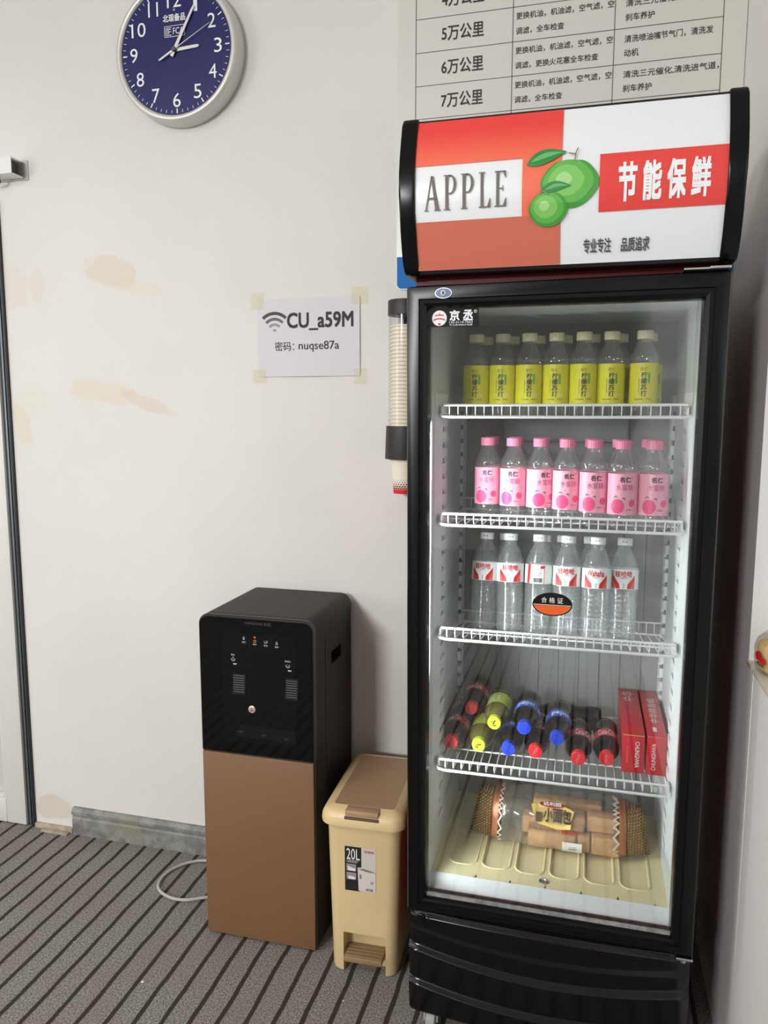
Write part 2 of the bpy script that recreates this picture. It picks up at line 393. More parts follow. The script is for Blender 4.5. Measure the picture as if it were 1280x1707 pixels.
# ------------------------------------------------------------------ display refrigerator
FX0, FX1 = -0.347, 0.2315          # door width
FY = 1.48                          # door front
fr = thing('display_refrigerator', 'tall black framed glass door refrigerator with a curved red and white sign on top', 'refrigerator', ((FX0 + FX1) / 2, 1.73, 0))
CX0, CX1, CYF, CYB = -0.343, 0.229, 1.530, 1.99
IX0, IX1 = -0.309, 0.1925; IZ0, IZ1 = 0.343, 1.585; IYB = 1.945
bm = new_bm()
box(bm, CX0, IX0 - .004, CYF, CYB, .075, 1.66); box(bm, IX1 + .004, CX1, CYF, CYB, .075, 1.66)
box(bm, IX0 - .004, IX1 + .004, IYB + .004, CYB, .075, 1.66); box(bm, IX0 - .004, IX1 + .004, CYF, IYB + .004, IZ1 + .004, 1.66)
box(bm, IX0 - .004, IX1 + .004, CYF, IYB + .004, .075, IZ0 - .022)
obj('cabinet', bm, MAROON, fr, 0)
bm = new_bm(); box(bm, IX0 - .0035, IX0, 1.531, IYB, IZ0 - .02, IZ1); box(bm, IX1, IX1 + .0035, 1.531, IYB, IZ0 - .02, IZ1)
box(bm, IX0, IX1, 1.528, IYB, IZ1, IZ1 + .0035)
obj('liner', bm, LINER, fr, 0)
bm = new_bm(); box(bm, IX0, IX1, IYB, IYB + .0035, IZ0 - .02, IZ1)
for k in range(9):
    x = IX0 + .05 + k * .05
    box(bm, x - .003, x + .003, IYB - .003, IYB, .40, 1.2, .001)
box(bm, IX0 + .10, IX1 - .10, IYB - .02, IYB, 1.30, 1.50, .006)
obj('back_panel', bm, LINER_BACK, fr, 0)
# tray at the bottom with six long recesses, a rounded white sill in front and a drain
bm = new_bm(); TZ = 0.3525
box(bm, IX0, IX1, 1.566, IYB - .001, IZ0 - .018, TZ - .0075)
PW = (IX1 - IX0 - .05) / 6
def ring(bm, outer, inner, z0, z1):
    n = len(outer); A = [bm.verts.new((x, y, z0)) for x, y in outer]; Bv = [bm.verts.new((x, y, z1)) for x, y in inner]
    for i in range(n): bm.faces.new((A[i], A[(i + 1) % n], Bv[(i + 1) % n], Bv[i]))
    return Bv
# top sheet with holes: build per-cell frames
beads = []
for k in range(6):
    x0 = IX0 + .025 + k * PW; x1 = x0 + PW
    oc = [(x1, IYB - .001), (x0, IYB - .001), (x0, 1.566), (x1, 1.566)]
    inn = rrect(x0 + .006, x1 - .006, 1.612, IYB - .05, .022, 6)
    # bridge outer rectangle to rounded recess
    o = []
    for (px, py) in inn:
        mx, my = (x0 + x1) / 2, 1.76
        dx, dy = px - mx, py - my
        s = min(((x1 - mx) / abs(dx)) if abs(dx) > 1e-6 else 1e9, ((IYB - .001 - my) if dy > 0 else (my - 1.566)) / abs(dy) if abs(dy) > 1e-6 else 1e9)
        o.append((mx + dx * s, my + dy * s))
    rim = ring(bm, o, inn, TZ, TZ); n = len(inn)
    beads.append(inn)
    low = [bm.verts.new((mx_ + ((x - mx_) * .88), 1.76 + (y - 1.76) * .975, TZ - .0065)) for x, y in inn for mx_ in [(x0 + x1) / 2]]
    for i in range(n): bm.faces.new((rim[i], rim[(i + 1) % n], low[(i + 1) % n], low[i]))
    bm.faces.new(low)
for a, b_ in ((IX0, IX0 + .025), (IX1 - .025, IX1)): flatpoly(bm, [(a, 1.566), (b_, 1.566), (b_, IYB - .001), (a, IYB - .001)], lambda u, v: (u, v, TZ))
for inn in beads: tube(bm, [(x, y, TZ + .0004) for x, y in inn], .0022, 6, True)
obj('tray', bm, TRAY, fr, 30)
bm = new_bm(); lathe(bm, [(.011, 0), (.011, .0015), (.009, .003), (.006, .003), (.0045, .0008), (.0045, .0006)], -0.062, 1.592, TZ, 20); obj('drain_ring', bm, CHROME, fr)
bm = new_bm()
prf = [(1.532, .322), (1.532, .3375), (1.535, .3415), (1.542, .3455), (1.552, .3490), (1.566, .3535), (1.566, .322)]
prism(bm, prf, lambda u, v, w: (IX0 + w, u, v), IX1 - IX0); obj('sill', bm, RAILW, fr, 50)
bm = new_bm(); box(bm, IX0 - .004, IX1 + .004, 1.5272, 1.5300, .316, .3375); obj('sill_strip', bm, mat('maroon_strip', (104, 34, 52), .5, spec=.2), fr, 0)
# slotted shelf uprights: two on each side
def upright(x, sgn, y0, y1, cut, front, name='shelf_upright'):
    bm = new_bm(); e, o = (y1, y0) if front else (y0, y1); d = -cut if front else cut
    poly = [(o, .44), (e, .44)]; z = .455
    while z < 1.395:
        poly += [(e, z), (e + d, z), (e + d, z + .0115), (e, z + .0115)]; z += .0336
    poly += [(e, 1.41), (o, 1.41)]
    prism(bm, poly, (lambda u, v, q: (x + sgn * (.0004 if (front and abs(u - y0) < 1e-6 and q > 0) else q), u, v)), .008)
    return obj(name, bm, RAILW, fr, 0)
for x, s in ((IX0 + .0003, 1), (IX1 - .0003, -1)):
    upright(x, s, 1.560, 1.664, .052, True); upright(x, s, 1.895, 1.9435, .030, False)
    for ya, yb_ in ((1.611, 1.662), (1.898, 1.926)): obj('slot_shade', box(new_bm(), min(x, x + s * .0012), max(x, x + s * .0012), ya, yb_, .45, 1.40), mat('slot_shade_grey', (122, 125, 124), .6), fr, 0)  # grey strips paint in the shade behind the slots
# door frame
def ridge_bar(bm, a0, a1, b0, b1, vertical, inner_hi):
    pass
DZ0, DZ1 = 0.313, 1.6155
GX0, GX1, GZ0, GZ1 = -0.3085, 0.1895, 0.3395, 1.5715
bm = new_bm()
LT = -.0045   # slight lean of the left edge seen in the photo
def mitre(poly_o, poly_i, layers):
    """frame bars: sections between outer and inner rectangle; layers = [(t from outer 0..1, y)]"""
    rings = []
    for tt, y in layers:
        rings.append([bm.verts.new((o[0] + (i[0] - o[0]) * tt, y, o[1] + (i[1] - o[1]) * tt)) for o, i in zip(poly_o, poly_i)])
    for a, b in zip(rings, rings[1:]):
        for k in range(4): bm.faces.new((a[k], a[(k + 1) % 4], b[(k + 1) % 4], b[k]))
    for k in range(4): bm.faces.new((rings[-1][k], rings[-1][(k + 1) % 4], rings[0][(k + 1) % 4], rings[0][k]))
O = [(FX0 + .004, DZ0), (FX1, DZ0), (FX1, DZ1 + .002), (FX0 + LT, DZ1 - .004)]
I = [(GX0 + .004, GZ0), (GX1, GZ0), (GX1, GZ1), (GX0 - .002, GZ1)]
mitre(O, I, [(0, 1.520), (0, FY + .006), (.06, FY + .001), (.16, FY), (.60, FY), (.64, FY + .004), (.80, FY + .005), (.94, FY + .009), (1.0, FY + .014), (1.0, 1.520)])
obj('door_frame', bm, BLACK_GLOSS, fr, 25)
bm = new_bm(); box(bm, GX0 - .012, GX1 + .012, 1.5015, 1.5055, GZ0 - .012, GZ1 + .012); obj('door_glass', bm, GLASS, fr, 0)
# silver sealing strip at the foot of the pane
bm = new_bm(); prism(bm, [(GX0 + .004, .3395), (GX1, .3395), (GX1, .3480), (GX0 + .004, .3480)], wallf(1.5010), .003); obj('sealing_strip', bm, GASKET, fr, 0)
# magnetic gasket behind the frame
bm = new_bm()
for a in ((FX0 + .012, GX0 + .004, DZ0 + .012, DZ1 - .012), (GX1 - .004, FX1 - .012, DZ0 + .012, DZ1 - .012), (GX0 + .004, GX1 - .004, DZ0 + .012, GZ0 - .004), (GX0 + .004, GX1 - .004, GZ1 + .004, DZ1 - .012)):
    box(bm, a[0] + (.004 if a[0] > 0 else 0), a[1] - (.004 if a[1] < 0 else 0) - (.008 if a[0] < -.33 else 0) , 1.5205, 1.5270, a[2], a[3])
obj('door_gasket', bm, mat('dark_gasket', (40, 38, 38), .6), fr, 0)
# stickers on the glass
Yg = 1.5008
bm = new_bm(); prism(bm, [(-.3085, 1.536), (-.2130, 1.5355), (-.2130, 1.5705), (-.3085, 1.5705)], wallf(Yg + .0004), .0004)
st = obj('brand_sticker', bm, mat('black_label', (16, 17, 18), .55, spec=.2), fr, 0)
bm = new_bm(); flatpoly(bm, ellipse(-.2895, 1.5525, .0145, .0148), flat(Yg - .0006))
text(bm, '京', -.269, -.2505, 1.5475, 1.5665, flat(Yg - .0006), .03); text(bm, '丞', -.2425, -.2245, 1.5475, 1.5665, flat(Yg - .0006), .03)
text(bm, '®', -.2225, -.2160, 1.5605, 1.5670, flat(Yg - .0006)); text(bm, '135-2114-7663', -.270, -.2245, 1.5418, 1.5462, flat(Yg - .0006))
text(bm, '专注商用制冷电器', -.270, -.2245, 1.5372, 1.5405, flat(Yg - .0006))
obj('lettering', bm, INKW, st, 0)
bm = new_bm()
def arc(bm, cx, cz, r, a0, a1, w, fn, n=14):
    A = []
    for k in range(n + 1):
        a = math.radians(a0 + (a1 - a0) * k / n); A.append((cx + (r - w / 2) * math.cos(a), cz + (r - w / 2) * math.sin(a)))
    for k in range(n, -1, -1):
        a = math.radians(a0 + (a1 - a0) * k / n); A.append((cx + (r + w / 2) * math.cos(a), cz + (r + w / 2) * math.sin(a)))
    for k in range(n): bm.faces.new([bm.verts.new(fn(*q)) for q in (A[k], A[k + 1], A[2 * n - k], A[2 * n + 1 - k])])
f = flat(Yg - .0010)
arc(bm, -.2895, 1.5340, .0245, 70, 110, .0022, f); arc(bm, -.2895, 1.5270, .0245, 62, 118, .0025, f)
flatbox(bm, -.2918, -.2872, 1.5392, 1.5432, f); flatbox(bm, -.2901, -.2889, 1.5585, 1.5620, f)
obj('emblem', bm, mat('red_ink', (200, 28, 62), .5), st, 0)
bm = new_bm(); prism(bm, ellipse(-.0585, .9965, .0385, .0235, 48), wallf(Yg + .0004), .0004)
st = obj('certificate_sticker', bm, mat('black_label', (16, 17, 18), .55, spec=.2), fr, 0); st['label'] = 'oval black and orange certificate sticker'
bm = new_bm(); text(bm, '合', -.0795, -.0690, .9995, 1.0105, flat(Yg - .0008), .01); text(bm, '格', -.0645, -.0535, .9995, 1.0105, flat(Yg - .0008), .01); text(bm, '证', -.0490, -.0380, .9995, 1.0105, flat(Yg - .0008), .01)
flatbox(bm, -.0945, -.0228, .9950, .9960, flat(Yg - .0008))
obj('lettering', bm, mat('pale_ink', (225, 220, 205), .5), st, 0)
bm = new_bm(); e = [(x, z) for x, z in ellipse(-.0585, .9965, .0360, .0210, 64) if z <= .9952]; e.sort(key=lambda p: p[0]); flatpoly(bm, e, flat(Yg - .0006))
obj('orange_field', bm, mat('orange_ink', (228, 96, 30), .5), st, 0)
# lock badge
bm = new_bm(); prism(bm, ellipse(-.2780, 1.5965, .0165, .0100, 32), wallf(FY + .0004), .003); lb = obj('lock_badge', bm, mat('badge_steel', (168, 176, 184), .35, .6), fr, 30)
bm = new_bm(); prism(bm, ellipse(-.2780, 1.5965, .0150, .0087, 32), wallf(FY - .0027), .0008); obj('blue_plate', bm, mat('blue_enamel', (34, 52, 108), .3), lb, 0)
bm = new_bm(); lathe(bm, [(.0055, 0), (.0055, -.0018), (.0042, -.0022)], -.2780, FY - .0034, 1.5965, 20, 'Y'); obj('keyhole_ring', bm, mat('pale_steel', (186, 200, 204), .5), lb)
bm = new_bm(); flatbox(bm, -.2795, -.2765, 1.5935, 1.5990, flat(FY - .0060)); obj('keyhole', bm, INK, lb, 0)
# hinges
bm = new_bm(); box(bm, .150, .225, 1.462, 1.52, 1.6170, 1.6205, .001); box(bm, .192, .226, 1.456, 1.47, 1.6165, 1.6215, .0015); obj('hinge', bm, CHROME, fr, 0)
bm = new_bm(); box(bm, .200, .231, 1.475, 1.52, .3055, .3105, .001); lathe(bm, [(.006, 0), (.006, .010)], .214, 1.488, .2955, 14); obj('hinge', bm, CHROME, fr, 0)
# header light box: curved profile
HP = [(1.6324, 1.4702), (1.650, 1.4620), (1.675, 1.4505), (1.7045, 1.4407), (1.735, 1.4300), (1.770, 1.4255), (1.802, 1.4263), (1.830, 1.4315), (1.853, 1.4375), (1.880, 1.4465), (1.9045, 1.4565)]
def hy(z):
    for (a, ya), (b, yb) in zip(HP, HP[1:]):
        if z <= b: return ya + (yb - ya) * (z - a) / (b - a)
    return HP[-1][1]
HX0, HX1 = -.3530, .2368
bm = new_bm()
prism(bm, [(hy(z) + .006, z) for z, _ in HP] + [(1.60, 1.9045), (1.60, 1.6324)], lambda u, v, w: (HX0 + .026 + w, u, v), HX1 - HX0 - .052)
obj('header_box', bm, BLACK_SATIN, fr, 30)
for xa, lbl in ((HX0, 'side_cap'), (HX1 - .0295, 'side_cap')):
    bm = new_bm()
    prf = [(hy(z) - .003, z) for z, _ in HP[1:-1]]
    prf = [(1.4765, 1.6310), (1.4690, 1.6335)] + prf + [(1.4480, 1.8950), (1.4530, 1.9050), (1.4600, 1.9085), (1.62, 1.9085), (1.62, 1.6310)]
    prism(bm, prf, lambda u, v, w: (xa + w, u, v), .0295)
    es = [e for e in bm.edges if abs(e.verts[0].co.x - e.verts[1].co.x) < 1e-5]
    bmesh.ops.bevel(bm, geom=es, offset=.004, segments=3, profile=.5, affect='EDGES')
    obj('side_cap', bm, BLACK_GLOSS, fr, 40)
bm = new_bm(); box(bm, CX0 + .004, CX1 - .004, 1.5145, 1.62, 1.6175, 1.6320); obj('cabinet_top', bm, MAROON, fr, 0)
PX0, PX1, PZ0, PZ1 = -.3245, .2075, 1.6375, 1.8985
def hs(off):
    return lambda u, v: (u, hy(v) - off, v)
def hpatch(bm, x0, x1, z0, z1, off, nx=2):
    zs = sorted({z0, z1} | {z for z, _ in HP if z0 < z < z1})
    xs = [x0 + (x1 - x0) * i / nx for i in range(nx + 1)]
    vs = [[bm.verts.new((x, hy(z) - off, z)) for z in zs] for x in xs]
    for i in range(nx):
        for j in range(len(zs) - 1): bm.faces.new((vs[i][j], vs[i + 1][j], vs[i + 1][j + 1], vs[i][j + 1]))
    return bm
def hpoly(bm, poly, off):
    zs = [z for z, _ in HP if min(p[1] for p in poly) < z < max(p[1] for p in poly)]
    b2 = new_bm(); b2.faces.new([b2.verts.new((x, 0, z)) for x, z in poly])
    for z in zs: bmesh.ops.bisect_plane(b2, geom=b2.verts[:] + b2.edges[:] + b2.faces[:], plane_co=(0, 0, z), plane_no=(0, 0, 1))
    mp = {v: bm.verts.new((v.co.x, hy(v.co.z) - off, v.co.z)) for v in b2.verts}
    for fc in b2.faces: bm.faces.new([mp[v] for v in fc.verts])
    b2.free(); return bm
bm = new_bm(); hpatch(bm, PX0, PX1, PZ0, PZ1, -.002, 8)
SIGN_W = mat('sign_white_acrylic', (240, 242, 243), .3)
sp_ = obj('sign_panel', bm, SIGN_W, fr, 60)
# graded red print: from poppy to orange
t = NT('sign_red_print'); gg = t.n('ShaderNodeNewGeometry'); sx = t.n('ShaderNodeSeparateXYZ'); t.put(sx.inputs[0], gg.outputs['Position'])
t.put(t.b.inputs['Base Color'], t.mix(t.ramp(sx.outputs[2], 1.80, 1.885), (*lin((250, 120, 92)), 1), (*lin((238, 72, 66)), 1))); t.b.inputs['Roughness'].default_value = .22
bm = new_bm(); hpatch(bm, PX0, -.0622, 1.8145, PZ1, .0000, 4); hpatch(bm, -.1295, -.0622, 1.7180, 1.8145, .0000, 2)
obj('red_field', bm, t.m, sp_, 60)
bm = new_bm(); hpatch(bm, PX0, -.0622, PZ0, 1.7180, .0000, 4); obj('hazed_red_field', bm, mat('sign_red_haze', (214, 116, 96), .25), sp_, 60)  # lower red print; the hazy floor reflection is painted into its colour
bm = new_bm(); hpatch(bm, .0022, PX1, 1.7170, 1.8105, .0000, 4); obj('red_box', bm, mat('sign_red', (236, 74, 68), .25), sp_, 60)
# condensed serif APPLE
def serif(bm, ch, x, z0, w, h, fn):
    t1, t2, sr = w * .13, w * .26, h * .035
    def R(a, b, c, d): flatbox(bm, x + a * w, x + b * w, z0 + c * h, z0 + d * h, fn)
    def Q(p): flatpoly(bm, [(x + a * w, z0 + b * h) for a, b in p], fn)
    if ch == 'A':
        Q([(.06, 0), (.16, 0), (.52, 1), (.44, 1)]); Q([(.72, 0), (.98, 0), (.60, 1), (.44, 1)]); R(.24, .78, .33, .38); R(0, .26, 0, .03); R(.64, 1.06, 0, .03)
    elif ch == 'P':
        R(.12, .36, 0, 1); R(0, .50, 0, .03); R(0, .5, .97, 1); R(.36, .55, .95, 1); R(.36, .5, .44, .48)
        n = 10
        for k in range(n):
            a0, a1 = -PI / 2 + PI * k / n, -PI / 2 + PI * (k + 1) / n
            Q([(.50 + .26 * math.cos(a0), .72 + .24 * math.sin(a0)), (.50 + .26 * math.cos(a1), .72 + .24 * math.sin(a1)), (.50 + .46 * math.cos(a1), .72 + .28 * math.sin(a1)), (.50 + .46 * math.cos(a0), .72 + .28 * math.sin(a0))])
    elif ch == 'L':
        R(.14, .38, 0, 1); R(0, .52, .97, 1); R(0, .95, 0, .035); Q([(.95, 0), (.98, .26), (.92, .26), (.70, .035)])
    elif ch == 'E':
        R(.14, .38, 0, 1); R(0, .92, .965, 1); R(0, .95, 0, .035); R(.38, .70, .485, .52); Q([(.92, 1), (.93, .80), (.88, .80), (.68, .965)]); Q([(.95, 0), (.98, .24), (.92, .24), (.70, .035)]); R(.66, .72, .42, .585)
bm = new_bm()
for ch, x, w in (('A', -.3060, .0285), ('P', -.2700, .0240), ('P', -.2385, .0240), ('L', -.2060, .0215), ('E', -.1780, .0215)):
    serif(bm, ch, x, 1.7355, w, .0600, hs(.0012))
obj('lettering', bm, INKG, sp_, 0)
bm = new_bm()
for ch, x in (('节', .0345), ('能', .0745), ('保', .1135), ('鲜', .1520)): text(bm, ch, x, x + .0285, 1.7325, 1.7915, hs(.0012), .035)
obj('lettering', bm, mat('sign_letter_white', (250, 250, 250), .3), sp_, 0)
bm = new_bm()
text(bm, '专业专注', -.0213, .0255, 1.6530, 1.6755, hs(.0012), .02); text(bm, '品质追求', .0430, .0900, 1.6530, 1.6745, hs(.0012), .02)
obj('lettering', bm, mat('dark_grey_ink', (84, 80, 78), .5), sp_, 0)
# printed green apples
def blob(cx, cz, rx, rz, dip=.12):
    p = []
    for k in range(40):
        a = 2 * PI * k / 40; r = 1 - dip * max(0, math.cos((a - PI / 2) * 1.0)) ** 12 * 1.6
        sq = 1 + .04 * math.cos(4 * a)
        p.append((cx + rx * r * sq * math.cos(a), cz + rz * r * (1 - .06 * max(0, -math.sin(a))) * math.sin(a)))
    return p
GR = [(74, 158, 62), (100, 182, 78), (132, 202, 102), (172, 222, 142)]
for cx, cz, rx, rz in ((-.0480, 1.7660, .0480, .0430), (-.0838, 1.7262, .0325, .0300)):
    for k, (s, dx, dz) in enumerate(((1, 0, 0), (.86, -.04, .05), (.62, -.12, .10), (.28, -.20, .16))):
        bm = new_bm(); hpoly(bm, blob(cx + dx * rx, cz + dz * rz, rx * s, rz * s, .10 if k == 0 else .0), .0012 + k * .0003 + (.0016 if rx < .04 else 0))
        obj('fruit_print', bm, mat('apple_green_%d' % k, GR[k], .3), sp_, 60)
def leaf(x0, z0, x1, z1, wd):
    p = []; q = []
    d = Vector((x1 - x0, z1 - z0)); nrm = Vector((-d.y, d.x)).normalized()
    for k in range(9):
        s = k / 8; w = wd * math.sin(PI * s ** .8)
        b = Vector((x0, z0)) + d * s + nrm * .004 * math.sin(PI * s)
        p.append(tuple(b + nrm * w)); q.append(tuple(b - nrm * w))
    return p + list(reversed(q[1:-1]))
for l1, l2, o1 in ((leaf(-.1225, 1.8010, -.0535, 1.8195, .0125), leaf(-.1150, 1.8050, -.0580, 1.8185, .0045), .0028), (leaf(-.0975, 1.7545, -.0450, 1.7615, .0085), leaf(-.090, 1.7565, -.0490, 1.7615, .0030), .0040)):
    obj('leaf_print', hpoly(new_bm(), l1, o1), mat('leaf_green', (50, 142, 72), .3), sp_, 60)
    obj('leaf_print', hpoly(new_bm(), l2, o1 + .0004), mat('leaf_green_light', (106, 186, 110), .3), sp_, 60)
for grp in ((((-.0400, 1.8020), (-.0385, 1.8150), (-.0350, 1.8240)), ((-.0380, 1.8130), (-.0510, 1.8160))), (((-.0838, 1.7490), (-.0900, 1.7540), (-.0985, 1.7555)), ((-.0940, 1.7570), (-.0985, 1.7505)))):
    bm = new_bm()
    for pts in grp:
        for a, b in zip(pts, pts[1:]):
            d = Vector((b[0] - a[0], b[1] - a[1])); nn = Vector((-d.y, d.x)).normalized() * .0011
            hpoly(bm, [(a[0] + nn.x, a[1] + nn.y), (b[0] + nn.x, b[1] + nn.y), (b[0] - nn.x, b[1] - nn.y), (a[0] - nn.x, a[1] - nn.y)], .0046)
    obj('stem_print', bm, mat('stem_brown', (150, 128, 96), .4), sp_, 0)
# kick panel with two stepped, bowed ledges
KX0, KX1, KZ0, KZ1 = -.3385, .2285, .066, .306
def kick(u, v):
    xn = 2 * u - 1; x = KX0 + (KX1 - KX0) * u; z = KZ0 + (KZ1 - KZ0) * v
    bow = .020 * (1 - xn * xn)
    y = 1.492 - bow * .6 - (.006 if abs(xn) < .97 else 0)
    for zc, a in ((.228, .036), (.146, .034), (.268, .030)):
        zl = zc - a * (1 - xn * xn) * .8
        dpt = .011 if zc != .268 else .004
        if z < zl: y -= dpt * max(0, 1 - (zl - z) / .075)
        elif z < zl + .012: y -= dpt * (1 - (z - zl) / .012)
    e = min(v, 1 - v) * (KZ1 - KZ0)
    if e < .010: y += (.010 - e) * .8
    return (x, y, z)
bm = new_bm(); grid(bm, 44, 140, kick)
A = [v for v in bm.verts]
kp = obj('kick_panel', bm, mat('black_kick_gloss', (8, 8, 9), .2, spec=.38), fr, 35)
bm = new_bm(); box(bm, KX0 + .002, KX1 - .002, 1.492, 1.545, KZ0 + .004, KZ1 - .002); obj('kick_back', bm, BLACK_SATIN, fr, 0)
bm = new_bm(); box(bm, -.300, .190, 1.4835, 1.4925, .2905, .3030, .001); kg = obj('grille', bm, mat('grille_black', (9, 9, 10), .6), fr, 0)
bm = new_bm()
for k in range(15): box(bm, -.296 + k * .034, -.2945 + k * .034, 1.4822, 1.4834, .2905, .3035)
box(bm, -.300, .190, 1.4815, 1.4834, .3030, .3052, .0008); obj('slat', bm, BLACK_SATIN, kg, 0)
for x, z, m_ in ((-.3245, .2235, 0), (.2120, .2235, 1), (-.312, .2975, 0)):
    bm = new_bm(); lathe(bm, [(.009, 0), (.009, -.003), (.007, -.0045)], x, 1.4830, z, 18, 'Y'); obj('screw_cap', bm, (mat('worn_metal', (150, 142, 122), .4, .5) if m_ else BLACK_GLOSS), fr)
for x, y in ((-.297, 1.535), (.185, 1.535), (-.297, 1.93), (.185, 1.93)):
    bm = new_bm(); lathe(bm, [(.020, -.011), (.024, -.009), (.024, .009), (.020, .011)], x, y, .024, 24, 'X'); box(bm, x - .016, x - .0125, y - .014, y + .014, .022, .075); box(bm, x + .0125, x + .016, y - .014, y + .014, .022, .075)
    obj('caster', bm, mat('grey_caster', (168, 170, 165), .45), fr)

# ------------------------------------------------------------------ wire shelves
def wire_shelf(z, tilt, label):
    """deck at height z behind the raised front lip; tilt = drop per metre towards the back"""
    x0, x1, yf, yb = -.290, .1775, 1.570, 1.893
    r = thing('wire_shelf', label, 'shelf', ((x0 + x1) / 2, yf, z), 'white wire shelves in the refrigerator')
    dz = lambda y: z - tilt * (y - yf)
    bm = new_bm()
    n = 26
    for k in range(n):
        x = x0 + .010 + (x1 - x0 - .020) * k / (n - 1)
        tube(bm, [(x, yb + .004, dz(yb) + .022), (x, yb + .003, dz(yb) + .004), (x, yb - .006, dz(yb)), (x, yf + .006, z), (x, yf + .001, z + .004), (x, yf, z + .021)], .0013, 6)
    obj('deck_wires', bm, WIRE, r, 60)
    bm = new_bm()
    for y in (1.683,): tube(bm, [(x0 - .010, y, dz(y) - .0032), (x1 + .008, y, dz(y) - .0032)], .0022, 8)
    tube(bm, [(x0 - .012, yb - .004, dz(yb) - .0032), (x1 + .010, yb - .004, dz(yb) - .0032)], .0024, 8)
    tube(bm, [(x0 - .008, yb + .006, dz(yb) + .023), (x1 + .006, yb + .006, dz(yb) + .023)], .0020, 8)
    for x in (x0 - .006, x1 + .006): tube(bm, [(x, yf + .02, dz(yf + .02) - .003), (x, yb, dz(yb) - .0032)], .0022, 8)
    obj('cross_bars', bm, WIRE, r, 60)
    bm = new_bm(); tube(bm, [(x0 - .002, yf - .002, z + .0215), (x1 + .003, yf - .002, z + .0215)], .0027, 8)
    tube(bm, [(x0 - .004, yf + .045, z + .006), (x0 - .007, yf + .020, z + .004), (x0 - .0085, yf + .005, z + .001), (x0 - .004, yf - .002, z - .001), (x0 + .010, yf - .003, z - .0025), (x1 - .004, yf - .003, z - .0025), (x1 + .006, yf - .002, z - .001), (x1 + .0065, yf + .005, z + .001), (x1 + .005, yf + .020, z + .004), (x1 + .003, yf + .045, z + .006)], .0030, 8)
    obj('front_rail', bm, WIRE, r, 60)
    for a, b in ((x0 - .0095, x0 - .003), (x1 + .0025, x1 + .0065)):
        obj('end_clip', box(new_bm(), a, b, yf + .004, yf + .030, z + .002, z + .0185, .002), RAILW, r, 30)
    return r
SZ1, SZ2, SZ3, SZ4 = 1.3640, 1.1385, .8920, .5965
TILT3 = .145
wire_shelf(SZ1, 0, 'top white wire shelf, carrying the yellow labelled bottles')
wire_shelf(SZ2, .01, 'second white wire shelf from the top, carrying the pink labelled bottles')
wire_shelf(SZ3, TILT3, 'third white wire shelf from the top, carrying the clear water bottles')
wire_shelf(SZ4, 0, 'lowest white wire shelf, carrying the lying drink bottles and red cartons')

# ------------------------------------------------------------------ bottles
PET = thin_clear('clear_pet', (0.965, 0.970, 0.965), base=.05, edge=.45, rough=.08, milk=.04)
PET_W = thin_clear('clear_water_pet', (0.975, 0.985, 0.985), base=.09, edge=.55, rough=.10, milk=.10)
def cyl(R, phi0=0.0):
    return lambda u, v: (R * math.sin(u / R + phi0), -R * math.cos(u / R + phi0), v)
def wrap(bm, R, z0, z1, seg=40, a0=-180, a1=180):
    vs = [[bm.verts.new((R * math.sin(math.radians(a0 + (a1 - a0) * k / seg)), -R * math.cos(math.radians(a0 + (a1 - a0) * k / seg)), z)) for z in (z0, z1)] for k in range(seg + 1)]
    for k in range(seg): bm.faces.new((vs[k][0], vs[k + 1][0], vs[k + 1][1], vs[k][1]))
    return bm
def ridged_cap(bm, r, z0, z1, seg=48):
    vs = []
    prof = [(r, z0), (r, z1 - .0015), (r - .0012, z1)]
    for pr, z in prof: vs.append([bm.verts.new(((pr + (.0003 if k % 2 else -.0003)) * math.cos(2 * PI * k / seg), (pr + (.0003 if k % 2 else -.0003)) * math.sin(2 * PI * k / seg), z)) for k in range(seg)])
    for a, b in zip(vs, vs[1:]):
        for k in range(seg): bm.faces.new((a[k], a[(k + 1) % seg], b[(k + 1) % seg], b[k]))
    bm.faces.new(list(reversed(vs[0]))); bm.faces.new(vs[-1]); return bm
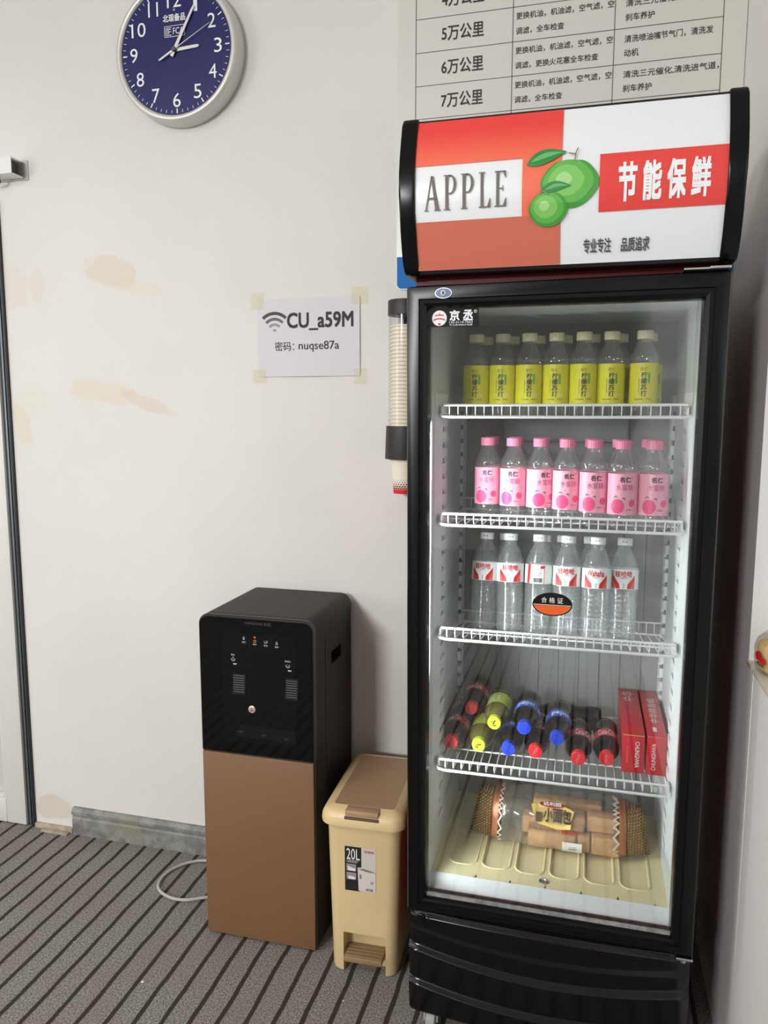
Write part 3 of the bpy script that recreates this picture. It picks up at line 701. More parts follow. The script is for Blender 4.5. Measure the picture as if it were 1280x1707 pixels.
def sodabottle(kind):
    r = bpy.data.objects.new('soda_bottle', None); COL.objects.link(r)
    R = .0288
    bm = new_bm(); lathe(bm, [(.020, .0005), (.0255, .001), (R, .006), (R, .026), (R - .001, .0285), (R, .031), (R, .112), (R - .0012, .1145), (R, .117), (R - .0005, .126), (R - .004, .133), (.0165, .1515), (.0148, .1545), (.0148, .157), (.0142, .158), (.0142, .161)], seg=32)
    obj('bottle_body', bm, PET, r, 50, world=False)
    lemon = kind == 'lemon'
    bm = new_bm(); ridged_cap(bm, .0162, .1595, .1770)
    obj('cap', bm, mat('cream_cap', (222, 216, 176), .45) if lemon else mat('pink_cap', (226, 128, 160), .45), r, 30, world=False)
    z0, z1 = .0300, .1115
    if lemon: z0, z1 = .022, .1085
    bm = new_bm(); wrap(bm, R + .0004, z0, z1)
    lb = obj('label', bm, mat('yellow_label', (214, 208, 36), .4) if lemon else mat('pink_label', (246, 172, 194), .4), r, 60, world=False)
    fn = cyl(R + .0009)
    bm = new_bm()
    if lemon:
        for k, ch in enumerate('柠檬苏打'): text(bm, ch, -.0055, .0065, z1 - .0305 - k * .0128, z1 - .0188 - k * .0128, fn, .02)
        text(bm, '名仁', -.0080, .0085, z1 - .0160, z1 - .0085, fn)
        text(bm, '果味苏打水饮料', -.0105, -.0080, z1 - .062, z1 - .032, fn, turn=-1)
        text(bm, '无汽弱碱', -.0180, .0000, z1 - .0765, z1 - .0735, fn); text(bm, '375ml', .0050, .0170, z1 - .0765, z1 - .0730, fn)
        obj('lettering', bm, mat('dark_green_ink', (62, 70, 24), .5), lb, 0, world=False)
        bm = new_bm(); flatbox(bm, .0085, .0130, z1 - .042, z1 - .0205, fn); obj('green_seal', bm, mat('green_ink', (96, 158, 74), .5), lb, 0, world=False)
        bm = new_bm(); cpoly(bm, ellipse(.0105, z1 - .0660, .0060, .0052, 16), fn); cpoly(bm, ellipse(.0175, z1 - .0655, .0035, .0045, 14), fn); obj('lemon_print', bm, mat('pale_lemon', (220, 204, 110), .5), lb, 0, world=False)
    else:
        text(bm, '名仁', -.0085, .0130, z1 - .0165, z1 - .0060, fn, .035); text(bm, '®', .0140, .0165, z1 - .0080, z1 - .0055, fn)
        obj('lettering', bm, mat('plum_ink', (70, 26, 50), .5), lb, 0, world=False)
        bm = new_bm(); text(bm, '水蜜桃', -.0165, .0180, z1 - .0330, z1 - .0205, fn)
        obj('lettering', bm, mat('rose_ink', (190, 84, 128), .5), lb, 0, world=False)
        bm = new_bm(); flatbox(bm, -.0060, .0165, z1 - .0405, z1 - .0385, fn)
        cpoly(bm, ellipse(-.0125, z0 + .0170, .0135, .0145, 28), fn); cpoly(bm, ellipse(.0170, z0 + .0235, .0068, .0072, 20), fn)
        obj('peach_print', bm, mat('peach_pink', (234, 72, 128), .45), lb, 0, world=False)
        bm = new_bm(); fn2 = cyl(R + .0012); cpoly(bm, [(x, z) for x, z in leaf(-.0215, z0 + .0325, -.0100, z0 + .0335, .0012)], fn2); cpoly(bm, leaf(-.0050, z0 + .0320, .0030, z0 + .0280, .0014), fn2)
        text(bm, '净含量375ml', .0050, .0180, z0 + .0090, z0 + .0125, fn2)
        obj('leaf_print', bm, mat('dusk_ink', (112, 84, 92), .5), lb, 0, world=False)
    return r
def waterbottle(side=0):
    r = bpy.data.objects.new('water_bottle', None); COL.objects.link(r)
    R = .0308
    pr = [(.018, .003), (.0235, .0005), (.0290, .004), (R, .010)]
    z = .014
    while z < .103:
        pr += [(R, z), (R - .0018, z + .0035), (R - .0018, z + .005), (R, z + .0085)]; z += .0105
    pr += [(R, .1135), (R, .1590), (R - .0012, .1620), (R - .0002, .1650), (R - .004, .1750), (.0240, .184), (.0175, .1965), (.0145, .2020), (.0140, .2055), (.0162, .2065), (.0162, .2085), (.0135, .2095), (.0135, .212)]
    bm = new_bm(); lathe(bm, pr, seg=36); obj('bottle_body', bm, PET_W, r, 35, world=False)
    bm = new_bm(); ridged_cap(bm, .0155, .2100, .2255); cp = obj('cap', bm, WHITE, r, 30, world=False)
    bm = new_bm(); flatbox(bm, -.0050, .0050, .2160, .2195, cyl(.0161)); obj('date_print', bm, mat('smudge_ink', (120, 122, 124), .6), cp, 0, world=False)
    z0, z1 = .1145, .1575
    bm = new_bm(); wrap(bm, R + .0005, z0, z1); lb = obj('label', bm, mat('white_label', (232, 233, 230), .4), r, 60, world=False)
    fn = cyl(R + .0010)
    if side == 1:   # the barcode side
        bm = new_bm(); x = -.010
        rr_ = random.Random(3)
        while x < .0100:
            w_ = rr_.choice((.0005, .0008, .0012)); flatbox(bm, x, x + w_, z0 + .0030, z0 + .0130, fn); x += w_ + rr_.choice((.0005, .0009))
        for k, s in enumerate(('饮用纯净水', '执行标准', '产品配料：水', '保质期见瓶身')): text(bm, s, -.0105, .0085, z0 + .0172 + k * .0048, z0 + .0208 + k * .0048, fn)
        obj('lettering', bm, mat('grey_print', (70, 72, 72), .5), lb, 0, world=False)
        bm = new_bm(); cpoly(bm, [(-.0245, z1), (-.0160, z1), (-.0190, z0), (-.0260, z0)], fn); cpoly(bm, ellipse(.0115, z1 - .0055, .0055, .0035, 18), fn); flatbox(bm, .0150, .0162, z0, z1, fn)
        obj('red_swoosh', bm, mat('red_label_print', (202, 30, 48), .45), lb, 0, world=False)
    else:
        bm = new_bm()
        text(bm, '娃哈哈' if side == 0 else 'Wahaha', -.0185, .0185, z1 - .0165, z1 - .0035, fn, .02)
        for s in (-1, 1):
            p = [(s * .0255, z1 - .012), (s * .0215, z1 - .0170), (s * .0160, z1 - .0240), (s * .0090, z1 - .0320), (s * .0075, z0 + .001), (s * .0255, z0 + .001)]
            cpoly(bm, p if s > 0 else list(reversed(p)), fn)
        obj('red_swoosh', bm, mat('red_label_print', (202, 30, 48), .45), lb, 0, world=False)
        bm = new_bm(); fn2 = cyl(R + .0013)
        for s in (-1, 1):
            p = [(s * .0250, z1 - .024), (s * .0195, z1 - .0300), (s * .0150, z0 + .0015), (s * .0250, z0 + .0015)]; cpoly(bm, p if s > 0 else list(reversed(p)), fn2)
        obj('pale_swoosh', bm, mat('salmon_print', (222, 100, 84), .45), lb, 0, world=False)
        bm = new_bm(); text(bm, '饮用纯净水', -.0075, .0085, z1 - .0205, z1 - .0175, fn); obj('lettering', bm, mat('grey_print', (70, 72, 72), .5), lb, 0, world=False)
        bm = new_bm(); text(bm, '纯', -.0020, .0025, z0 + .0075, z0 + .0120, fn); text(bm, '净', -.0020, .0025, z0 + .0020, z0 + .0065, fn); obj('lettering', bm, mat('teal_print', (60, 140, 110), .5), lb, 0, world=False)
    return r
ORD = ['leftmost', 'second from the left', 'third from the left', 'middle', 'third from the right', 'second from the right', 'rightmost']
def place(proto, x, y, z, label, cat, group, rz=0, first=False):
    o = proto if first else copy_tree(proto)
    o.location = (x, y, z); o.rotation_euler = (-math.atan(TILT3) if 'water' in label else 0, 0, rz); o['label'] = label; o['category'] = cat; o['group'] = group
    return o
def facing(x, y): return -math.atan2(-x, y) * .0
lem = sodabottle('lemon')
for i, x in enumerate((-.2490, -.1910, -.1325, -.0745, -.0165, .0410, .1080)):
    place(lem, x, 1.733 + (.004 if i % 2 else 0), SZ1 + .0014, 'yellow lemon soda bottle, %s, front row of the top shelf' % ORD[i], 'bottle', 'yellow label bottles on the top shelf', random.uniform(-.12, .12) + .05, i == 0)
for i, x in enumerate((-.2360, -.1770, -.1180, -.0585, .0010, .0605, .1215)):
    place(lem, x, 1.797 + .003 * (i % 2), SZ1 + .0014, 'yellow lemon soda bottle, %s, back row of the top shelf' % ORD[i], 'bottle', 'yellow label bottles on the top shelf', random.uniform(-.6, .6))
pk = sodabottle('pink')
PKP = ((-.2165, 1.715, .0), (-.1570, 1.690, -.05), (-.0985, 1.676, .38), (-.0420, 1.652, .12), (.0135, 1.624, .06), (.0690, 1.602, .06), (.1280, 1.606, .08))
for i, (x, y, a) in enumerate(PKP):
    place(pk, x, y, SZ2 + .0004, 'pink peach drink bottle, %s, front row of the second shelf' % ORD[i], 'bottle', 'pink label bottles on the second shelf', a, i == 0)
for i, (x, y, a) in enumerate(PKP):
    place(pk, x * .985 - .004, y + .072, SZ2 + .0004, 'pink peach drink bottle, %s, back row of the second shelf' % ORD[i], 'bottle', 'pink label bottles on the second shelf', random.uniform(-.5, .5))
wb = waterbottle(0); wbar = waterbottle(1); wlat = waterbottle(2)
WP = ((-.2275, 1.755, 0), (-.1645, 1.742, 0), (-.1015, 1.738, 1), (-.0380, 1.712, 0), (.0250, 1.690, 2), (.0840, 1.722, 0))
ORD6 = ['leftmost', 'second from the left', 'third from the left', 'third from the right', 'second from the right', 'rightmost']
EX = ['red and white label', 'red and white label', 'barcode side forward', 'red and white label', 'Latin letter label', 'red and white label']
used = set()
for i, (x, y, k) in enumerate(WP):
    p = (wb, wbar, wlat)[k]
    place(p, x, y, SZ3 + .0014 - TILT3 * (y - 1.57), 'clear water bottle, %s, %s, front row, third shelf' % (EX[i], ORD6[i]), 'bottle', 'clear water bottles on the third shelf', random.uniform(-.12, .12), k not in used); used.add(k)
for i, (x, y, w_) in enumerate(((-.1700, 1.812, 'second from the left'), (-.1065, 1.806, 'one with the barcode'), (-.0440, 1.782, 'third from the right'), (.0195, 1.764, 'one lettered in Latin'), (.0830, 1.792, 'rightmost one'))):
    place(wb, x, y, SZ3 + .0014 - TILT3 * (y - 1.57), 'clear water bottle in the back row behind the %s' % w_, 'bottle', 'clear water bottles on the third shelf', random.uniform(-.8, .8))

# bottles lying on the lowest shelf, caps towards the door
def lyingbottle(kind):
    r = bpy.data.objects.new('drink_bottle', None); COL.objects.link(r)
    R = .0285
    body = {'cola': mat('dark_cola_bottle', (14, 9, 9), .10, spec=.5), 'blue': mat('dark_cola_bottle', (14, 9, 9), .10, spec=.5), 'lime': mat('olive_tea_bottle', (92, 86, 38), .08, spec=.7)}[kind]
    bm = new_bm(); lathe(bm, [(.019, .0), (.0245, .001), (R, .008), (R, .030), (R - .002, .045), (R - .0025, .056), (R - .001, .066), (R, .072), (R, .116), (R - .0008, .122), (R - .0040, .132), (.0215, .141), (.0165, .149), (.0135, .153), (.0130, .156)], seg=40)
    bb = obj('bottle_body', bm, body, r, 50, world=False)
    rgb = {'cola': (214, 34, 42), 'blue': (28, 62, 186), 'lime': (196, 220, 44)}[kind]
    bm = new_bm(); ridged_cap(bm, .0153, .1545, .1700); cp = obj('cap', bm, mat('cap_' + kind, rgb, .35), r, 30, world=False)
    bm = new_bm(); top = lambda u, v: (-u, v, .1704)
    tp = lambda u, v: (-u, v, .1704)
    if kind == 'cola': text(bm, 'Coca-Cola', -.0028, .0028, -.0095, .0095, tp, .01, turn=1)
    if kind == 'lime': [flatpoly(bm, p, tp) for p in (ellipse(-.002, .004, .0016, .004, 10, .6), ellipse(.0015, .000, .0016, .0042, 10, .7), ellipse(.0005, -.0055, .0045, .0016, 10), ellipse(.0035, .0035, .0022, .0012, 10))]
    if kind == 'blue': arc(bm, 0, 0, .0085, 20, 340, .0008, tp)
    obj('cap_print', bm, {'cola': mat('pale_red_print', (238, 140, 140), .5), 'lime': INK, 'blue': mat('deep_blue_print', (24, 48, 150), .5)}[kind], cp, 0, world=False)
    z0, z1 = (.072, .110) if kind != 'lime' else (.050, .112)
    lb = new_bm()
    RR = (lambda z: R + .0005)
    wrap(lb, R + .0005, z0, z1)
    lrgb = {'cola': (196, 26, 38), 'blue': (40, 84, 196), 'lime': (186, 206, 60)}[kind]
    lo = obj('label', lb, mat('label_' + kind, lrgb, .3), r, 60, world=False)
    fn = (lambda u, v: ((R + .0010) * math.sin(PI - u / R), -(R + .0010) * math.cos(PI - u / R), v))
    fm = lambda u, v: fn(-u, v)
    bm = new_bm()
    body_t = {'cola': 'Coca-Cola', 'blue': 'pepsi', 'lime': '冰红茶'}[kind]
    flip = lambda u, v: fn(u, z0 + z1 - v)
    if kind == 'lime':
        text(bm, body_t, -.018, .012, z0 + .010, z1 - .018, flip, .01)
    else:
        text(bm, body_t, -.018, .020, z0 + .005, z1 - .006, flip, .01); text(bm, body_t, -.062, -.030, z0 + .006, z1 - .006, flip, .01); text(bm, body_t, .034, .066, z0 + .006, z1 - .006, flip, .01)
    obj('lettering', bm, INKW, lo, 0, world=False)
    return r
LY = {k: lyingbottle(k) for k in ('cola', 'lime', 'blue')}
lz = SZ4 + .0014 + .0290
GL = 'drink bottles lying on the lowest shelf'
seen = set()
for kind, x, yc, z, roll, label in (
    ('cola', -.2790, 1.638, lz, .3, 'red capped cola bottle lying at the far left of the lowest shelf'),
    ('lime', -.2170, 1.639, lz, -.6, 'lime capped bottle lying in the bottom row between red and blue capped bottles'),
    ('blue', -.1500, 1.636, lz, .5, 'blue capped cola bottle lying in the bottom row on the lowest shelf'),
    ('cola', -.0910, 1.639, lz, -.5, 'red capped cola bottle lying beneath the two upper blue capped bottles'),
    ('cola', .0015, 1.628, lz, -.35, 'red capped cola bottle lying second from the red cartons'),
    ('cola', .0610, 1.643, lz, .0, 'red capped cola bottle lying right beside the red cartons'),
    ('lime', -.1850, 1.661, lz + .0465, .25, 'lime capped bottle lying on top of the bottom row'),
    ('blue', -.1170, 1.642, lz + .0500, .1, 'blue capped cola bottle lying on top, next to the upper lime capped bottle'),
    ('blue', -.0450, 1.636, lz + .0365, -.1, 'blue capped cola bottle lying on top, nearest to the two right hand cola bottles'),
    ('cola', -.2470, 1.728, lz + .0485, .2, 'cola bottle lying on top at the back left, behind the far left red cap'),
    ('cola', -.125, None, lz, .6, 'cola bottle lying crosswise behind the upper lime capped bottle'),
    ('cola', .052, None, lz, .5, 'cola bottle lying crosswise behind the upper right blue capped bottle')):
    o = LY[kind] if kind not in seen else copy_tree(LY[kind]); seen.add(kind)
    R_ = Matrix.Rotation(PI / 2, 3, 'X') @ Matrix.Rotation(roll, 3, 'Z')
    if yc is None: o.location = (x, 1.866, z); R_ = Matrix.Rotation(-PI / 2, 3, 'Z') @ R_
    else: o.location = (x, yc + .170, z)
    o.rotation_euler = R_.to_euler()
    o['label'] = label; o['category'] = 'bottle'; o['group'] = GL

# ------------------------------------------------------------------ red cigarette cartons
CRED = mat('carton_red', (186, 22, 40), .28, noise=(30, .06)); GOLDL = mat('gold_foil', (226, 190, 84), .3, .6)
for x0, x1, yf, L, down, label, in ((.0925, .1385, 1.652, .285, -1, 'red carton lying lengthwise beside the bottles, with a gold line along its top edge'), (.1425, .1832, 1.652, .285, 1, 'red carton lying lengthwise against the right wall of the refrigerator')):
    z0 = SZ4 + .0014; z1 = z0 + .0870
    c = thing('cigarette_carton', label, 'carton', ((x0 + x1) / 2, yf + L / 2, z0), 'red cartons on the lowest shelf')
    obj('box', box(new_bm(), x0, x1, yf, yf + L, z0, z1, .0012), CRED, c, 30)
    bm = new_bm(); ff = flat(yf - .0005)
    if down == -1: text(bm, 'CHUNGHWA', x1 - .0195, x1 - .0105, z0 + .013, z1 - .016, ff, .01, turn=-1)
    else: text(bm, 'CHUNGHWA', x0 + .0105, x0 + .0190, z0 + .011, z1 - .016, ff, .01, turn=1)
    tpf = lambda u, v: (u, v, z1 + .0005)
    if down == -1:
        text(bm, '中华', x0 + .008, x1 - .012, yf + .200, yf + .262, tpf, turn=1)
    else:
        text(bm, '中华牌香烟', x0 + .012, x1 - .010, yf + .075, yf + .225, tpf, turn=1); flatbox(bm, x0 + .014, x0 + .022, yf + .026, yf + .050, tpf)
    obj('lettering', bm, mat('silver_print', (226, 206, 200), .35), c, 0)
    bm = new_bm()
    if down == -1:
        flatbox(bm, x0 + .001, x1 - .001, z1 - .0030, z1 - .0012, ff); obj('gold_line', bm, GOLDL, c, 0)
        bm = new_bm(); text(bm, '吸烟有害健康', x0 + .009, x0 + .013, z0 + .022, z1 - .026, ff, turn=-1); obj('lettering', bm, mat('rose_print', (226, 110, 110), .4), c, 0)
    else:
        flatbox(bm, x0 + .001, x1 - .001, z1 - .0018, z1 - .0010, ff); obj('fold_line', bm, mat('rose_print', (226, 110, 110), .4), c, 0)

# ------------------------------------------------------------------ bag of bread rolls on the tray
BX0, BX1, BYC, BZ = -.236, .158, 1.765, TZ + .001
br = thing('bread_package', 'clear bag of small bread rolls with gold patterned ends on the refrigerator floor', 'bread', ((BX0 + BX1) / 2, BYC, BZ))
def bag(s, a, off=0.0, ruf=1.0):
    """s 0..1 along the bag, a angle round it"""
    e = abs(2 * s - 1)
    hh = .056 * (1 - .06 * e ** 4); tt = .062 * (1 - e ** 5 * .80)
    cx = math.cos(a); sz = math.sin(a); pw = .62
    y = math.copysign(abs(cx) ** pw, cx) * (tt + off); z = math.copysign(abs(sz) ** pw, sz) * (hh + off)
    wr = ruf * .0022 * math.sin(s * 55 + 3 * math.sin(a * 3)) * math.sin(a * 5 + s * 20)
    x = BX0 + (BX1 - BX0) * s + (.012 * (-sz) * (1 if s > .5 else -1) * e ** 6)
    return (x, BYC + y + .006 * sz + wr, BZ + .0565 + z + (wr if sz > -.8 else 0))
FILM = thin_clear('clear_bag_film', (0.97, 0.97, 0.97), base=.06, edge=.5, rough=.12, milk=.10, milkrgb=(226, 218, 206))
bm = new_bm(); grid(bm, 60, 48, lambda u, v: bag(.17 + u * .645, v * 2 * PI)); obj('film', bm, FILM, br, 60)
for s0, s1 in ((.0, .105), (.895, 1.0)):
    bm = new_bm(); grid(bm, 16, 40, lambda u, v: bag(s0 + u * (s1 - s0), v * 2 * PI)); obj('gold_band', bm, M_GOLD, br, 60)
COPPER = mat('copper_band', (176, 112, 74), .35, .3); 
for s0, s1 in ((.105, .112), (.886, .895)):
    bm = new_bm(); grid(bm, 3, 40, lambda u, v: bag(s0 + u * (s1 - s0), v * 2 * PI)); obj('dark_line', bm, mat('dark_brown_print', (70, 38, 24), .4), br, 60)
for s0, s1 in ((.112, .150), (.845, .886)):
    bm = new_bm(); grid(bm, 5, 40, lambda u, v: bag(s0 + u * (s1 - s0), v * 2 * PI)); obj('copper_band', bm, COPPER, br, 60)
for s0, s1 in ((.150, .170), (.815, .845)):
    bm = new_bm(); n = 22
    for i in range(n):
        for k in range(2):
            a0 = 2 * PI * (i + .5 * k) / n; a1 = a0 + PI / n
            sa, sb = (s0, s1) if k == 0 else (s1, s0); w_ = (s1 - s0) * .5
            bm.faces.new([bm.verts.new(bag(q, aa, .0004)) for q, aa in ((sa - w_ / 2, a0), (sa + w_ / 2, a0), (sb + w_ / 2, a1), (sb - w_ / 2, a1))])
    obj('zigzag_print', bm, mat('pale_print', (226, 216, 200), .5), br, 60)
CRUST = mat('bread_crust', (216, 164, 108), .7, noise=(40, .22), bump=(120, .3))
for x0, x1, y0, y1, z0, z1 in ((-.108, .002, 1.716, 1.760, .004, .044), (.006, .034, 1.722, 1.762, .004, .044), (.038, .100, 1.716, 1.760, .004, .048), (-.060, .022, 1.728, 1.768, .048, .084), (.026, .096, 1.730, 1.768, .052, .088), (-.125, -.030, 1.772, 1.808, .004, .048), (-.025, .085, 1.772, 1.808, .004, .048), (-.1, .06, 1.775, 1.808, .052, .094)):
    obj('bread_roll', box(new_bm(), x0, x1, y0, y1, BZ + z0, BZ + z1, .005, 3), CRUST, br, 60)
def bagfront(x, z):   # point on the front of the bag at world x, height z above the tray
    s = (x - BX0) / (BX1 - BX0); lo, hi = PI / 2, 3 * PI / 2
    for _ in range(24):
        m_ = (lo + hi) / 2
        if bag(s, m_, 0, 0)[2] - BZ > z: lo = m_
        else: hi = m_
    p = bag(s, lo, 0, 0); return p
def bf(off): return lambda u, v: (u, bagfront(u, v)[1] - off, BZ + v)
def bagpoly(bm, poly, off):
    for pl in [poly]:
        b2 = new_bm(); b2.faces.new([b2.verts.new((x, 0, z)) for x, z in pl])
        for q in range(1, 16): bmesh.ops.bisect_plane(b2, geom=b2.verts[:] + b2.edges[:] + b2.faces[:], plane_co=(0, 0, q * .006), plane_no=(0, 0, 1))
        mp = {v: bm.verts.new(bf(off)(v.co.x, v.co.z)) for v in b2.verts}
        for fc in b2.faces: bm.faces.new([mp[v] for v in fc.verts])
        b2.free()
    return bm
def bt_(off):   # v = angle up over the front shoulder of the bag
    return lambda u, v: bag((u - BX0) / (BX1 - BX0), PI - v, off, 0)
bm = new_bm(); cpoly(bm, [(-.098, .95), (-.084, .42), (-.040, .33), (-.0105, .36), (-.009, .62), (-.003, 1.05), (-.026, 1.28), (-.083, 1.30), (-.101, 1.20)], lambda u, v: bt_(.0035)(u, v - .30), .004)
lb = obj('name_label', bm, mat('yellow_paper_print', (226, 196, 98), .45), br, 60)
bm = new_bm(); cpoly(bm, ellipse(-.053, 1.28, .0290, .16, 24), (lambda u, v: bt_(.0050)(u, v - .30)), .004); obj('red_oval', bm, mat('crimson_print', (164, 30, 52), .45), lb, 60)
bm = new_bm(); text(bm, '达利园', -.073, -.033, 1.19, 1.38, (lambda u, v: bt_(.0065)(u, v - .30)), .02); obj('lettering', bm, INKW, lb, 0)
bm = new_bm()
for ch, x in (('小', -.071), ('面', -.050), ('包', -.029)): text(bm, ch, x, x + .0195, .52, 1.06, (lambda u, v: bt_(.0055)(u, v - .30)), .03)
flatbox(bm, -.0895, -.0770, .48, .85, (lambda u, v: bt_(.0055)(u, v - .30)))
obj('lettering', bm, mat('brown_print', (66, 46, 30), .5), lb, 0)
bm = new_bm(); text(bm, '法式软面包 香软可口 营养美味', -.105, -.042, .0580, .0640, bf(.0045)); obj('lettering', bm, mat('brown_print', (66, 46, 30), .5), br, 0)
bm = new_bm(); text(bm, '新鲜美味', -.030, .008, .0560, .0650, bf(.0050), .02); obj('lettering', bm, mat('red_print', (190, 52, 44), .5), br, 0)
bm = new_bm(); bagpoly(bm, [(-.0275, .0090), (.0165, .0080), (.0165, .0370), (-.0275, .0370)], .0050); ps = obj('price_sticker', bm, mat('sticker_white', (236, 236, 232), .5), br, 60)
bm = new_bm(); rr_ = random.Random(5); x = -.0135
while x < .0045: w_ = rr_.choice((.0006, .0009)); flatbox(bm, x, x + w_, .0175, .0220, bf(.0060)); x += w_ + rr_.choice((.0006, .0011))
text(bm, '法式小面包', -.0135, .0045, .0245, .0268, bf(.0060)); text(bm, '14.5', -.0120, .0000, .0105, .0128, bf(.0060))
obj('lettering', bm, INK, ps, 0)

# ------------------------------------------------------------------ wall clock
KX, KZ, KY = -1.107, 2.333, YB
ck = thing('wall_clock', 'round blue wall clock with a silver rim and white numerals', 'clock', (KX, KY, KZ))
SILV = mat('silver_rim', (214, 212, 206), .35, .35)
bm = new_bm(); lathe(bm, [(.150, -.002), (.182, -.003), (.1825, -.012), (.181, -.042), (.1795, -.049), (.176, -.0525), (.170, -.0535), (.165, -.051), (.163, -.047), (.163, -.045)], KX, KY, KZ, 96, 'Y', False, False); obj('rim', bm, SILV, ck, 40)
bm = new_bm(); lathe(bm, [(.164, -.010), (.164, -.0465)], KX, KY, KZ, 64, 'Y'); obj('dial', bm, mat('navy_dial', (30, 31, 92), .4, spec=.3), ck, 40)
YD = KY - .0472
def cpos(r, deg): return KX + r * math.sin(math.radians(deg)), KZ + r * math.cos(math.radians(deg))
for h in range(1, 13):
    x, z = cpos(.1255, 30 * h); wd = {1: .0055, 11: .0150, 10: .0215, 12: .0205}.get(h, .0112)
    obj('numeral', text(new_bm(), str(h), x - wd, x + wd, z - .0180, z + .0180, flat(YD)), INKW, ck, 0)
bm = new_bm()
for k in range(60):
    a = math.radians(6 * k); big = k % 5 == 0; r0, r1, hw = (.1465, .1590, .0016) if big else (.1510, .1585, .0006)
    d = Vector((math.sin(a), math.cos(a))); n_ = Vector((d.y, -d.x)) * hw
    flatpoly(bm, [(KX + d.x * r + s * n_.x, KZ + d.y * r + s * n_.y) for r, s in ((r0, -1), (r1, -1), (r1, 1), (r0, 1))], flat(YD))
obj('minute_marks', bm, INKW, ck, 0)
bm = new_bm(); text(bm, '北现备品', KX - .034, KX + .032, KZ + .0730, KZ + .0915, flat(YD), .02); text(bm, '®', KX - .003, KX + .003, KZ + .0985, KZ + .1045, flat(YD))
x0, x1, z0, z1 = KX - .031, KX + .030, KZ + .0350, KZ + .0630
for a in ((x0, x1, z0, z0 + .0012), (x0, x1, z1 - .0012, z1), (x0, x0 + .0012, z0, z1), (x1 - .0012, x1, z0, z1)): flatbox(bm, *a, flat(YD))
text(bm, 'FCA', KX - .005, KX + .026, z0 + .006, z1 - .006, flat(YD))
for a in ((x0 + .004, x0 + .0055, z0 + .004, z1 - .004), (x0 + .004, x0 + .021, z1 - .0055, z1 - .004), (x0 + .004, x0 + .021, z0 + .004, z0 + .0055), (x0 + .008, x0 + .0093, z0 + .007, z1 - .007), (x0 + .008, x0 + .020, z1 - .0095, z1 - .008), (x0 + .011, x0 + .020, z0 + .0125, z0 + .0140), (x0 + .012, x0 + .0135, z0 + .007, z0 + .0175)): flatbox(bm, *a, flat(YD))
obj('lettering', bm, INKW, ck, 0)
def hand(name, deg, l0, l1, w0, w1, yoff, material, th=.0012):
    a = math.radians(deg); d = Vector((math.sin(a), math.cos(a))); n_ = Vector((d.y, -d.x)); bm = new_bm()
    prism(bm, [(KX + d.x * r + n_.x * w, KZ + d.y * r + n_.y * w) for r, w in ((-l0, -w0), (-l0 * .9, -w0 * 1.1), (l1 * .9, -w1), (l1, -w1 * .6), (l1, w1 * .6), (l1 * .9, w1), (-l0 * .9, w0 * 1.1), (-l0, w0))], wallf(YD - yoff), th)
    return obj(name, bm, material, ck, 0)
HS = mat('hand_silver', (226, 226, 222), .3, .2)
hand('hour_hand', 87, .010, .071, .0042, .0038, .002, HS); hand('minute_hand', 30.5, .018, .120, .0045, .0030, .0045, HS)
hand('second_hand', 63, .0, .120, .0010, .0005, .0070, HS, .0008); hand('second_hand_tail', 243, .0, .052, .0026, .0022, .0070, HS, .0008)
bm = new_bm(); lathe(bm, [(.0065, 0), (.0065, -.010), (.005, -.0115)], KX, YD, KZ, 20, 'Y'); obj('hub', bm, mat('dark_hub', (96, 98, 100), .3, .6), ck)

# ------------------------------------------------------------------ paper notice with tape
A = YB - .0012
bm = new_bm()
def sheet(u, v):
    x = -.9035 + .2975 * u; z = 1.4700 + .2120 * v
    return (x, A - .0012 - .0035 * (math.sin(PI * u) ** 2) * (1 - v) ** 2 - .0018 * max(0, u - .9) * 10 * math.sin(PI * v), z)
grid(bm, 24, 18, sheet)
pn = thing('paper_notice', 'white paper sheet with a wireless network name and password taped to the wall', 'notice', (-.755, YB, 1.470))
ps = obj('paper', bm, mat('white_paper', (222, 219, 222), .75), pn, 60)
def sf(u, v):
    uu = (u + .9035) / .2975; vv = (v - 1.4700) / .2120; p = sheet(uu, vv); return (u, p[1] - .0008, v)
bm = new_bm(); text(bm, 'CU_a59M', -.8145, -.6250, 1.5955, 1.6415, sf, .022); obj('lettering', bm, INK, ps, 0)
bm = new_bm(); text(bm, '密码：', -.8520, -.7950, 1.5400, 1.5650, sf, .002); text(bm, 'nuqse87a', -.7815, -.6650, 1.5360, 1.5650, sf, .004); obj('lettering', bm, INK, ps, 0)
bm = new_bm()
for r, w_ in ((.050, .0085),): arc(bm, -.853, 1.5925, r, 47, 133, w_, sf, 20)
obj('wireless_symbol', bm, mat('symbol_dark', (62, 58, 60), .6), ps, 0)
bm = new_bm(); arc(bm, -.853, 1.5925, .0345, 45, 135, .0075, sf, 18); obj('wireless_symbol', bm, mat('symbol_mid', (104, 101, 104), .6), ps, 0)
bm = new_bm(); arc(bm, -.853, 1.5925, .0200, 42, 138, .0065, sf, 14); flatpoly(bm, ellipse(-.853, 1.5965, .0045, .0035, 14), sf); obj('wireless_symbol', bm, mat('symbol_pale', (150, 148, 152), .6), ps, 0)
TAPE = thin_clear('yellowed_tape', (0.99, 0.985, 0.94), base=.008, edge=.08, rough=.5, milk=.05, milkrgb=(232, 226, 196))
for x0, x1, z0, z1 in ((-.925, -.885, 1.655, 1.700), (-.630, -.585, 1.660, 1.705), (-.922, -.882, 1.452, 1.490), (-.622, -.588, 1.448, 1.490)):
    obj('tape', box(new_bm(), x0, x1, A - .0028, A - .0022, z0, z1), TAPE, pn, 0)

